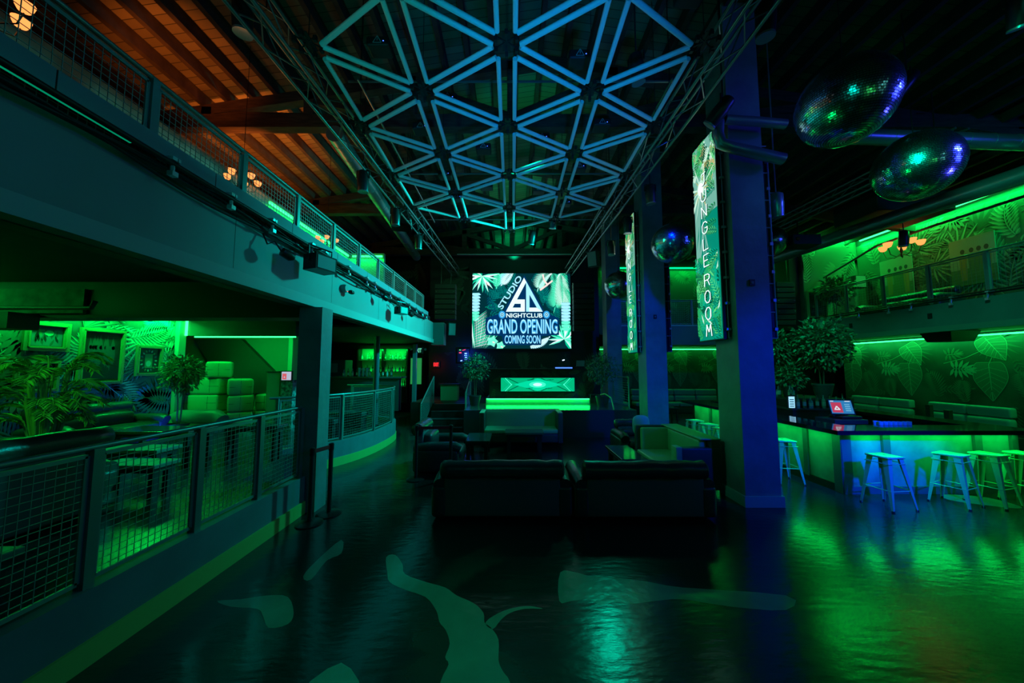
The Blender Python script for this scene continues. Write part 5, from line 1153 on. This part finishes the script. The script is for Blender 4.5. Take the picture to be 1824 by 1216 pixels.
# ------------------------------------------------------------------ island bar
root = thing('bar_island', 'island bar with pale plaster panels and a glossy black counter lit green', 'bar', (7, 8, 0))
MB().bx(5.55, 5.75, 5.9, 10.6, 0, 1.0).build('side_carcass', black, root); MB().bx(5.55, 8.45, 5.88, 6.1, 0, 1.0).build('front_carcass', black, root); MB().bx(8.25, 8.45, 6.1, 10.6, 0, 1.0).build('far_carcass', black, root); MB().bx(5.75, 8.25, 10.4, 10.6, 0, 1.0).build('rear_carcass', black, root)
y = 5.95; seq = [(5.97, 6.47), (6.57, 7.6), (7.7, 8.7), (8.8, 9.55), (9.65, 10.45)]
for a, b in seq: MB().bx(5.525, 5.55, a, b, .12, .98).build('side_panel', barpanel, root)
for a, b in ((5.66, 6.2), (6.32, 7.74), (7.86, 8.36)): MB().bx(a, b, 5.855, 5.88, .12, .98).build('front_panel', barpanel, root)
mull = M('bar_mullion', (.10, .11, .13), .4)
for a in (6.47, 7.6, 8.7, 9.55): MB().bx(5.49, 5.55, a, a+.1, .1, .98).build('mullion', mull, root)
for a, b in ((5.5, 5.66), (6.2, 6.32), (7.74, 7.86), (8.36, 8.46)): MB().bx(a, b, 5.81, 5.88, .0, .98).build('mullion', mull, root)
MB().bx(5.49, 5.55, 5.82, 5.97, 0, .98).build('mullion', mull, root)
MB().bx(5.5, 8.46, 5.82, 5.88, 0, .12).build('kickboard', mull, root); MB().bx(5.5, 5.55, 5.9, 10.6, 0, .12).build('kickboard', black, root)
m = MB(); m.bx(5.25, 8.6, 5.6, 6.15, 1.0, 1.07); m.bx(5.25, 5.85, 6.15, 10.7, 1.0, 1.07); m.bx(8.05, 8.6, 6.15, 10.7, 1.0, 1.07); m.bx(5.85, 8.05, 10.2, 10.7, 1.0, 1.07); m.build('counter', countm, root)
MB().bx(5.40, 5.42, 5.9, 10.5, .985, .999).build('light_strip', LEDG2, root); MB().bx(5.66, 8.4, 5.78, 5.80, .985, .999).build('light_strip', LEDG2, root)
m = MB(); m.bx(5.75, 6.2, 6.5, 10.2, .8, .84); m.bx(6.0, 8.2, 6.15, 6.5, .8, .84); m.build('work_shelf', M('steel_shelf', (.3, .3, .3), .3, .7), root)
glow((5.36, 5.8, .96), (5.36, 10.4, .96), 10, (5.53, 8, .2), .05)
glow((5.7, 5.74, .96), (8.4, 5.74, .96), 7, (7, 5.86, .2), .05)
glow((5.30, 5.8, .93), (5.30, 10.4, .93), 9, (4.6, 8, 0), .05)
glow((5.7, 5.66, .93), (8.4, 5.66, .93), 9, (7, 5.2, 0), .05)
root = thing('back_bar_unit', 'dark stepped unit in the middle of the island bar holding bottles and plants', 'shelf', (7.0, 8.6, 0))
MB().bx(6.5, 7.9, 8.0, 9.6, 0, 1.1).build('body', black, root); MB().bx(6.45, 7.95, 7.95, 9.65, 1.1, 1.14).build('lower_top', M('unit_top', (.08, .08, .08), .3), root); MB().bx(6.6, 7.85, 8.15, 9.5, 1.14, 1.31).build('step', black, root); MB().bx(6.58, 7.87, 8.13, 9.52, 1.31, 1.35).build('upper_top', M('unit_top', (.08, .08, .08), .3), root)
def bottleproto(name, h, r, mt, cap):
    rt = thing(name, 'x', 'bottle', (0, 0, 0)); MB().lathe((0, 0, 0), [(r*.95, 0), (r, .01), (r, h*.58), (r*.8, h*.66), (r*.34, h*.74), (r*.32, h*.93)], 12).build('glass_body', mt, rt, True)
    MB().lathe((0, 0, 0), [(r*1.01, h*.18), (r*1.01, h*.48)], 12).build('paper_label', labelm, rt); MB().lathe((0, 0, h*.93), [(r*.38, 0), (r*.38, h*.07)], 8).build('cap', cap, rt); return rt
capm = M('cap_metal', (.5, .5, .5), .35, .7)
BP = [bottleproto('liquor_bottle', .30, .040, glassy, capm), bottleproto('liquor_bottle', .33, .036, glassb, blackm), bottleproto('liquor_bottle', .26, .046, M('blue_glass', (.12, .30, .45), .06, spec=1), capm), bottleproto('liquor_bottle', .31, .038, M('amber_glass', (.25, .18, .05), .08, spec=1), blackm)]
used = [0]*4
def bottle(i, p, lb, g):
    if used[i]: return dup(BP[i], p, R.random()*6, lb, g)
    used[i] = 1; BP[i].location = p; BP[i]['label'] = lb; BP[i]['group'] = g; return BP[i]
kind = ['clear', 'dark', 'blue', 'amber']
for k in range(16):
    i = k % 4; bottle(i, (6.62+.08*k % .36+(.02*(k % 3)), 8.2+.085*k, 1.35), 'bottles among the plants on the middle unit of the island bar', 'bottles on the island bar unit')
for k in range(9): bottle((k*3+1) % 4, (6.52+.15*k, 8.05, 1.14), 'bottles in a row on the lower ledge of the island bar unit', 'bottles on the lower ledge of the island unit')
gp = thing('drinking_glass', 'x', 'glass', (0, 0, 0)); MB().lathe((0, 0, 0), [(.026, 0), (.036, .14), (.033, .14), (.024, .01), (.001, .01)], 14).build('glass_body', M('clear_glass', (.6, .75, .75), .08, spec=1), gp, True)
first = True
for k in range(14):
    p = (6.62+.085*(k % 7), 6.22+.09*(k//7), .84+.0)
    if first: gp.location = p; gp['label'] = 'clear tumblers crowded behind the front counter of the bar'; gp['group'] = 'clear tumblers behind the bar counter'; first = False
    else: dup(gp, p, 0)
for k in range(14, 22): dup(gp, (6.62+.085*(k % 7), 6.22+.09*(k//7 % 2), .98), .3*k)
root = thing('cash_register', 'till with a tilted red and blue touch screen on a black drawer', 'till', (6.7, 7.2, 0))
MB().rb(6.3, 6.95, 6.75, 7.2, .98, 1.07, .01, 2).build('cash_drawer', M('till_black', (.03, .033, .035), .4), root); MB().bx(6.4, 6.9, 6.8, 7.1, .84, .98).build('stand', black, root); MB().rb(6.5, 6.9, 6.8, 7.1, 1.07, 1.13, .02, 2).build('base', blackm, root)
a = Art((6.42, 6.93, 1.17), (.96, -.2, 0), (0, .25, .97)); a.poly([(-.02, -.02), (.40, -.02), (.40, .28), (-.02, .28)], 3); a.up(); a.poly([(0, 0), (.38, 0), (.38, .26), (0, .26)], 0); a.up(); a.poly([(.02, .02), (.20, .02), (.20, .22), (.02, .22)], 1)
a.up(); a.line((.06, .08), (.16, .08), .022, 2); a.line((.07, .08), (.11, .145), .022, 2); a.line((.15, .08), (.11, .145), .022, 2)
for k in range(4): a.line((.25, .06+.04*k), (.34, .06+.04*k), .022, 4)
a.line((.02, .245), (.08, .245), .015, 2); a.line((.27, .245), (.36, .245), .015, 2)
a.mb.build('touch_screen', [ms('till_blue', (.03, .22, .50), .9), ms('till_red', (.55, .05, .10), .9), ms('till_white', (.8, .85, .9), .9), black, ms('till_pale', (.15, .45, .7), .9)], root)
MB().beam((6.62, 6.97, 1.10), (6.62, 7.02, 1.4), .3, .03).build('screen_back', black, root)
root = thing('menu_display', 'small bright white display standing at the far end of the bar counter', 'sign', (5.75, 7.95, 1.07))
a = Art((6.42, 8.0, 1.15), (1, 0, 0), (0, 0, 1)); a.poly([(0, 0), (.14, 0), (.14, .26), (0, .26)], 0); a.up(); [a.line((.02, .04+.05*k), (.12, .04+.05*k), .02, 1) for k in range(4)]; a.mb.build('lit_panel', [ms('menu_white', (.35, .75, 1), 1.1), ms('menu_grey', (.02, .12, .2), .6)], root); MB().bx(6.40, 6.58, 8.01, 8.03, 1.14, 1.44).build('panel_back', black, root); MB().bx(6.4, 6.58, 7.99, 8.06, 1.14, 1.15).build('foot', black, root)
# metal bar stools
def stoolproto():
    rt = thing('metal_bar_stool', 'x', 'stool', (0, 0, 0)); H = .76; s = .155; f = .215
    m = MB(); m.rb(-s, s, -s, s, H-.03, H, .014, 2); m.build('seat', stoolm, rt, True)
    m = MB(); m.lathe((0, 0, H+.001), [(.02, 0), (.001, .001)], 10); m.build('seat_hole', black, rt)
    for a in (-1, 1):
        for b in (-1, 1):
            m = MB(); t = Vector((a*(s-.02), b*(s-.02), H-.02)); q = Vector((a*f, b*f, 0)); wt, wb = .075, .026
            ta, tb = t+Vector((-a*wt, 0, 0)), t+Vector((0, -b*wt, 0)); qa, qb = q+Vector((-a*wb, 0, 0)), q+Vector((0, -b*wb, 0)); i = Vector((-a*.01, -b*.01, 0))
            m.add([t, ta, tb, q, qa, qb, t+i*1.4, ta+i*Vector((0, 0, 0)).length+Vector((0, -b*.008, 0)), tb+Vector((-a*.008, 0, 0)), q+i, qa+Vector((0, -b*.006, 0)), qb+Vector((-a*.006, 0, 0))],
                  [(0, 1, 4, 3), (0, 3, 5, 2), (1, 7, 10, 4), (2, 5, 11, 8), (7, 6, 9, 10), (6, 8, 11, 9), (3, 4, 10, 9), (3, 9, 11, 5)]); m.build('leg', stoolm, rt)
            MB().lathe((q.x-a*.01, q.y-b*.01, 0), [(.018, 0), (.018, .02)], 8).build('rubber_foot', black, rt)
    k = .28; e = f-(f-s)*k/H-.012
    m = MB(); [m.bar(p, q_, .007, 6) for p, q_ in (((-e, -e, k), (e, -e, k)), ((e, -e, k), (e, e, k)), ((e, e, k), (-e, e, k)), ((-e, e, k), (-e, -e, k)))]; m.build('foot_rail', stoolm, rt)
    k = .66; e = s; m = MB(); [m.bar(p, q_, .006, 6) for p, q_ in (((-e, -e, k), (e, -e, k)), ((e, -e, k), (e, e, k)), ((e, e, k), (-e, e, k)), ((-e, e, k), (-e, -e, k)))]; m.build('brace', stoolm, rt)
    return rt
sp = stoolproto()
for i, (x, y, rz, lb) in enumerate([(5.68, 5.32, .12, 'metal bar stool standing alone at the bar corner, front side'), (6.82, 5.42, .35, 'metal bar stool, first of the row right of the lone one'), (7.40, 5.42, .25, 'metal bar stool, second of the row along the front panels'),
      (8.02, 5.46, .15, 'metal bar stool, third of the row along the front panels'), (8.62, 5.48, .1, 'metal bar stool cut by the frame edge at the end of the row'), (5.02, 6.45, -.12, 'metal bar stool by the green side panel next to the tall column'),
      (4.62, 8.75, .1, 'far metal stool seen between the columns, rearmost of three'), (4.62, 8.15, .2, 'far metal stool seen between the columns, middle of three'), (4.62, 7.6, .1, 'far metal stool seen between the columns, nearest of three')]):
    if i == 0: sp.location = (x, y, 0); sp.rotation_euler = (0, 0, rz); sp['label'] = lb; sp['group'] = 'metal stools around the bar'
    else: dup(sp, (x, y, 0), rz, lb, 'metal stools around the bar')
# banquettes along the right wall
def banquette(label, x, y0, y1, n, axis='y', z=0):
    root = thing('wall_banquette', label, 'bench seat', (x, (y0+y1)/2, z)); L = (y1-y0)/n
    def B(u0, u1, d0, d1, z0, z1, r, nm, mt, puff=0):
        m = MB()
        if axis == 'y': m.rb(x-d1, x-d0, u0, u1, z0, z1, r, 3, puff)
        else: m.rb(u0, u1, x-d1, x-d0, z0, z1, r, 3, puff)
        m.build(nm, mt, root, True)
    B(y0, y1, 0, .75, 0, .3, .02, 'base', black)
    for k in range(n):
        a, b = y0+L*k+.01, y0+L*(k+1)-.01
        B(a, b, .12, .32, .78, 1.05, .05, 'head_roll', greyvin); B(a, b, .14, .36, .5, .77, .07, 'back_pad', greyvin, .01); B(a, b, .2, .85, .3, .48, .05, 'seat_pad', greyvin, .01)
    return root
banquette('green lit padded banquette against the right wall, nearer section', 12.95, 8.75, 10.5, 2)
banquette('green lit padded banquette against the right wall, farther section', 12.95, 10.95, 12.85, 2)
banquette('padded banquette along the lower back wall behind the columns', 16.45, 5.6, 9.6, 4, 'x')
banquette('short padded banquette on the lower back wall, left end', 16.45, 4.1, 5.3, 1, 'x')
for (x, y, lb) in ((11.6, 9.6, 'black square post standing before the right banquettes, nearer'), (11.4, 11.6, 'black square post between the two right banquettes'), (10.6, 8.4, 'dark slim post near the right end of the bar')):
    tag(MB().bx(x-.05, x+.05, y-.05, y+.05, 0, 1.05).build('barrier_post', black), lb, 'post')
for (x, y, lb) in ((10.9, 9.6, 'low dark cocktail table in front of the nearer right banquette'), (10.9, 11.8, 'low dark cocktail table in front of the farther right banquette')):
    table(lb, x-.35, x+.35, y-.35, y+.35, 0, .5, tb, .05)
table('low dark cocktail table on the floor behind the second column', 5.6, 6.6, 13.6, 14.2, 0, .48, tb, .05)
# stanchions
def stanchion(label, x, y, hh=1.0, belt=None):
    root = thing('belt_stanchion', label, 'stanchion', (x, y, 0))
    MB().lathe((x, y, 0), [(.17, 0), (.17, .012), (.12, .03), (.03, .035)], 24).build('base', blackm, root, True); MB().bar((x, y, .03), (x, y, hh-.1), .03, 14).build('post', black, root, True)
    MB().lathe((x, y, hh-.1), [(.036, 0), (.036, .09), (.02, .1)], 14).build('head', blackm, root, True)
    if belt: q = Vector(belt); m = MB(); m.beam((x, y, hh-.055), (q.x, q.y, hh-.05), .006, .055); m.build('belt', M('belt_red', (.75, .02, .03), .5), root)
    return root
stanchion('black belt post with a short red belt at the foot of the left column', -2.72, 4.75, 1.0, (-2.62, 5.02))
stanchion('black belt post just behind, at the end of the curved wall', -2.62, 5.05)
stanchion('black belt post with a red belt in front of the armchair, left one', -1.80, 6.55, 1.0, (-1.18, 6.58))
stanchion('black belt post in front of the armchair, right one', -1.16, 6.6)

# ------------------------------------------------------------------ bar in the back left
root = thing('service_bar', 'long dark service bar behind the curved railing', 'bar', (-6, 13, .42))
MB().bx(-8.5, -4.35, 13.2, 13.5, .42, 1.66).build('front', M('bar_front_grey', (.05, .055, .06), .6), root); MB().bx(-8.6, -4.25, 13.1, 13.8, 1.66, 1.72).build('counter', M('bar_top_dark', (.10, .11, .10), .3), root)
root = thing('bottle_shelving', 'green lit back bar shelving full of bottles in the far left', 'shelf', (-5.7, 16, .42))
MB().bx(-7.15, -4.9, 16.3, 16.45, .42, 2.95).build('back_panel', M('shelf_back', (.30, .34, .22), .6), root)
for z in (1.2, 1.86, 2.42): MB().bx(-7.15, -4.9, 15.95, 16.3, z-.03, z).build('shelf_board', M('shelf_wood', (.25, .28, .2), .5), root)
for x in (-7.2, -6.05, -4.9): MB().bx(x-.04, x+.04, 15.95, 16.45, .42, 2.95).build('upright', black, root)
glow((-7.1, 15.9, 2.9), (-4.9, 15.9, 2.9), 26, (-6, 16.3, 2)); glow((-7.1, 16.25, 1.88), (-4.9, 16.25, 1.88), 5, (-6, 16.2, 2.3)); glow((-7.1, 16.25, 1.22), (-4.9, 16.25, 1.22), 8, (-6, 16.2, 2))
for r_, z in ((0, 1.2), (1, 1.86), (2, 2.42)):
    for k in range(18):
        if (k*7+r_) % 9 == 0: continue
        bottle((k*3+r_) % 4, (-7.05+.115*k+(.05 if k > 8 else 0), 16.08+.06*((k*5) % 3), z), ['bottles on the lowest lit shelf of the far left bar', 'bottles on the middle lit shelf of the far left bar', 'bottles on the top lit shelf of the far left bar'][r_], ['bottles on the lowest shelf', 'bottles on the middle shelf', 'bottles on the top shelf'][r_])
for k in range(12): bottle((k*5+2) % 4, (-6.6+.17*k, 13.45, 1.72), 'bottles standing in a line on the far left bar counter', 'bottles on the service bar counter')
root = thing('side_cooler', 'small lit cooler cabinet at the right end of the far left bar', 'cooler', (-4.5, 16.1, .42)); MB().bx(-4.75, -4.15, 15.9, 16.4, .42, 2.6).build('body', black, root); MB().bx(-4.7, -4.2, 15.87, 15.9, 1.3, 2.5).build('glass_door', ms('cooler_green', (.03, .42, .10), .6), root)
root = thing('ice_machine', 'grey box appliance with a pale square panel behind the far left bar', 'appliance', (-7.7, 15, .42)); MB().rb(-8.4, -7.4, 15.2, 15.9, .42, 2.4, .03, 2).build('body', M('appliance_dark', (.10, .11, .11), .5), root); MB().bx(-8.15, -7.75, 15.18, 15.2, 1.85, 2.25).build('panel', M('app_panel', (.35, .4, .35), .5), root)
cp = thing('cup_stack', 'tall stack of pale plastic cups on the far left bar, left one', 'cup', (0, 0, 0)); cp['group'] = 'cup stacks on the service bar'
m = MB(); m.lathe((0, 0, 0), [(.036, 0)]+[(.044+(.004 if k % 2 else 0), .04+k*.02) for k in range(14)]+[(.05, .34)], 14); m.build('cups', M('cup_blue', (.40, .62, .75), .4), cp, True); cp.location = (-5.95, 13.35, 1.72)
dup(cp, (-5.8, 13.35, 1.72), 0, 'tall stack of pale plastic cups on the far left bar, middle one'); dup(cp, (-5.68, 13.4, 1.72), 0, 'tall stack of pale plastic cups on the far left bar, right one')
root = thing('support_pole', 'slim black pole rising from the curved railing to the soffit', 'pole', (-3.95, 10.0, .42)); MB().bar((-3.95, 10, .42), (-3.95, 10, 2.99), .07, 16).build('shaft', M('pole_paint', (.08, .09, .12), .35), root, True); MB().lathe((-3.95, 10, .42), [(.13, 0), (.13, .02), (.08, .03)], 16).build('base_flange', blackm, root)
root = thing('pole_conduit', 'thin green lit conduit beside the slim pole', 'pipe', (-4.1, 10.2, .42)); MB().bar((-4.1, 10.2, .42), (-4.1, 10.2, 2.99), .03, 10).build('tube', M('conduit_green', (.3, .36, .2), .5), root, True)
def exitsign(label, x, y, z, w, h, fg, bgc, lamps):
    root = thing('exit_sign', label, 'sign', (x, y, z)); MB().bx(x-w/2, x+w/2, y, y+.06, z, z+h).build('housing', M('exit_box', bgc, .5), root)
    a = Art((x-w/2, y-.004, z), (1, 0, 0), (0, 0, 1)); textart(a, 'EXIT', w*.12, h*.18, w*.76, h*.64, 0, 0, .03); a.mb.build('lettering', fg, root)
    MB().bar((x, y+.03, z+h), (x, y+.03, z+h+(.33 if lamps else .12)), .015, 6).build('mount', blackm, root)
    if lamps:
        for s in (-1, 1): MB().lathe((x+s*(w/2+.09), y, z+h*.7), [(.03, 0), (.05, .06), (.045, .07)], 12, (s*.5, -1, -.3)).build('emergency_lamp', M('lamp_grey', (.5, .55, .55), .4), root, True)
    return root
exitsign('pale green lettered EXIT sign under the far end of the left balcony', -3.72, 13.55, 2.62, .34, .26, ms('exit_green', (.15, .75, .5), .9), (.04, .10, .08), True)
exitsign('glowing red EXIT sign above the dark door by the stage stairs', -3.35, 15.1, 2.08, .28, .24, ms('exit_red', (1, .02, .03), 2.0), (.08, .01, .01), False)
lamp('POINT', 'exit_red_glow', (-3.35, 14.9, 2.2), 2, (1, .02, .02), size=.05); lamp('POINT', 'blue_neon_glow', (-2.0, 14.8, 2.6), 22, (.02, .08, 1), size=.08)
root = thing('neon_cluster', 'small cluster of blue and red neon letters left of the booth plant', 'neon sign', (-2.1, 15.1, 2.3))
MB().bx(-2.42, -1.9, 15.12, 15.18, 2.3, 2.9).build('panel', black, root); a = Art((-2.4, 15.11, 2.3), (1, 0, 0), (0, 0, 1)); [a.line((.30, .12+.09*k), (.40, .12+.09*k), .035, 0) for k in range(4)]; a.line((.06, .42), (.16, .42), .05, 1); a.line((.06, .54), (.14, .54), .025, 2); a.line((.12, .06), (.2, .08), .03, 0); a.line((.2, .52), (.34, .56), .02, 1)
a.mb.build('neon_tube', [E('neon_blue', (.1, .2, 1), 8), E('neon_red', (1, .05, .08), 2.5), E('neon_green', (.2, 1, .2), 2)], root)
# dark door + panels by the stairs
struct(MB().bx(-4.2, -3.75, 16.44, 16.5, .42, 2.6).build('door_1', M('door_dark', (.02, .022, .024), .5)), 'dark door beyond the bar')
struct(MB().bx(-3.75, -3.62, 12.9, 13.05, 0, 2.95).build('trim_post_stair', M('stair_post', (.14, .17, .2), .5)), 'slim post under the balcony end')
tag(MB().bx(-4.06, -3.96, 16.40, 16.44, 1.2, 1.7).build('door_push_plate', LEDB if 0 else M('plate_blue', (.08, .2, .5), .3)), 'small bluish plate on the dark door beyond the bar', 'plate')
# stage stairs
root = thing('stage_stairs', 'black steps with pale nosings climbing to the left of the stage', 'stairs', (-2.2, 11.5, 0))
for k in range(4):
    y = 10.9+.42*k; z = .2*(k+1); MB().bx(-2.75, -1.55, y, 12.6, z-.2, z-.01).build('step', black, root); MB().bx(-2.75, -1.55, y-.01, y+.02, z-.012, z).build('nosing', M('nosing', (.14, .16, .17), .4), root)
def stairrail(label, x, ya, yb, za, zb):
    root = thing('stair_handrail', label, 'handrail', (x, ya, za)); n = 13
    MB().tube([(x, ya, za+.95), (x, yb, zb+.95)], .022, 8).build('top_rail', railm, root, True)
    for (y, z) in ((ya, za), (yb, zb)): MB().bar((x, y, z), (x, y, z+.95), .022, 8).build('post', railm, root)
    m = MB(); [m.bar((x, ya, za+.1+.075*k), (x, yb, zb+.1+.075*k), .006, 4) for k in range(11)]; m.build('rail_wires', wirem, root); return root
stairrail('slanted wire handrail on the left side of the stage steps', -2.8, 10.6, 12.3, .0, .8); stairrail('slanted wire handrail on the right side of the stage steps', -1.5, 11.1, 12.5, .3, .82)
stairrail('short wire handrail at the right end of the stage', 3.6, 10.6, 12.2, .82, .82)
root = thing('grab_rail', 'small bright bent handrail on the stage right edge', 'handrail', (2.95, 10.5, .8)); MB().tube([(3.1, 10.5, .8), (3.05, 10.6, 1.15), (2.95, 10.9, 1.25), (2.85, 11.1, 1.2)], .018, 8).build('rail', M('rail_brass', (.5, .55, .25), .3, .7), root, True)
root = thing('step_stool_frame', 'small pale tubular frame on the stage beside the booth', 'frame stand', (2.95, 12.4, .8)); m = MB()
for x in (2.8, 3.1):
    for y in (12.3, 12.6): m.bar((x, y, .8), (x, y, 1.1), .01, 5)
m.bar((2.8, 12.3, 1.1), (3.1, 12.3, 1.1), .01, 5); m.bar((2.8, 12.6, 1.1), (3.1, 12.6, 1.1), .01, 5); m.bar((2.8, 12.3, 1.1), (2.8, 12.6, 1.1), .01, 5); m.bar((3.1, 12.3, 1.1), (3.1, 12.6, 1.1), .01, 5); m.build('tube_frame', trussm, root)
root = thing('stage_crate', 'olive upright crate at the top of the stage steps', 'crate', (-2.6, 13.4, .8)); MB().rb(-2.75, -2.1, 13.2, 13.7, .8, 1.4, .02, 2).build('body', M('crate_olive', (.25, .28, .12), .6), root); MB().bx(-2.8, -2.05, 13.15, 13.75, 1.4, 1.44).build('lid', black, root)

# ------------------------------------------------------------------ chandeliers
def chandelier(cs=5, Rr=.30):
    rt = thing('chandelier', 'x', 'chandelier', (0, 0, 0))
    m = MB(); m.lathe((0, 0, -.28), [(.001, -.03), (.025, 0), (.012, .05), (.03, .12), (.012, .2), (.01, .3)], 12); m.build('stem', M('iron', (.03, .025, .02), .5, .5), rt, True)
    for k in range(cs):
        a = 2*PI*k/cs+.4; c, s = math.cos(a), math.sin(a)
        MB().tube([(0, 0, -.22), (c*Rr*.4, s*Rr*.4, -.30), (c*Rr*.85, s*Rr*.85, -.25), (c*Rr, s*Rr, -.10)], .008, 6).build('arm', M('iron', (.03, .025, .02), .5, .5), rt, True)
        sh = MB().lathe((c*Rr, s*Rr, -.09), [(.02, 0), (.05, .015), (.07, .06), (.082, .11), (.078, .11), (.06, .05), (.03, .02)], 16).build('lamp_shade', GLOWA, rt, True)
    return rt
ch = chandelier()
for i, (p, sc, lb, pw) in enumerate([((-4.75, 2.84, 5.45), .8, 'amber glass chandelier at the upper left corner over the balcony', 4), ((-4.8, 5.85, 5.46), .75, 'five cup amber chandelier over the middle of the left balcony', 8), ((-4.8, 8.65, 5.40), .75, 'small amber chandelier near the green lit wall upstairs left', 8), ((11.9, 10.2, 5.85), 1.35, 'amber chandelier hanging over the right balcony', 2.5)]):
    if i == 0: ch.location = p; ch['label'] = lb; ch['group'] = 'amber cup chandeliers'
    else: co = dup(ch, p, .5*i, lb, 'amber cup chandeliers', sc)
    if i == 0: co = ch; ch.scale = (sc,)*3
    q = MB().bar((0, 0, 0), (0, 0, (roofz(p[0])-.02-p[2])/sc), .006, 5); L0 = wloc(co); q.v = [(a+L0.x, b+L0.y, c+L0.z) for a, b, c in q.v]; q.build('hanging_chain', blackm, co)
    lamp('POINT', 'chandelier_and_fill_light', (p[0], p[1], p[2]+.12), pw, WARM, size=.15)
lamp('POINT', 'chandelier_and_fill_light', (-6.9, 9.0, 6.3), 12, WARM, size=.2)  # added warm fill, no chandelier hangs here
# upstairs left screen wall etc
for (x, y, lb) in ((12.2, 10.1, 'long low sofa on the right balcony behind the mesh railing'),): leather_sofa(lb, x, y, 2.2, PI/2, 3.5, 3, .8, .85)
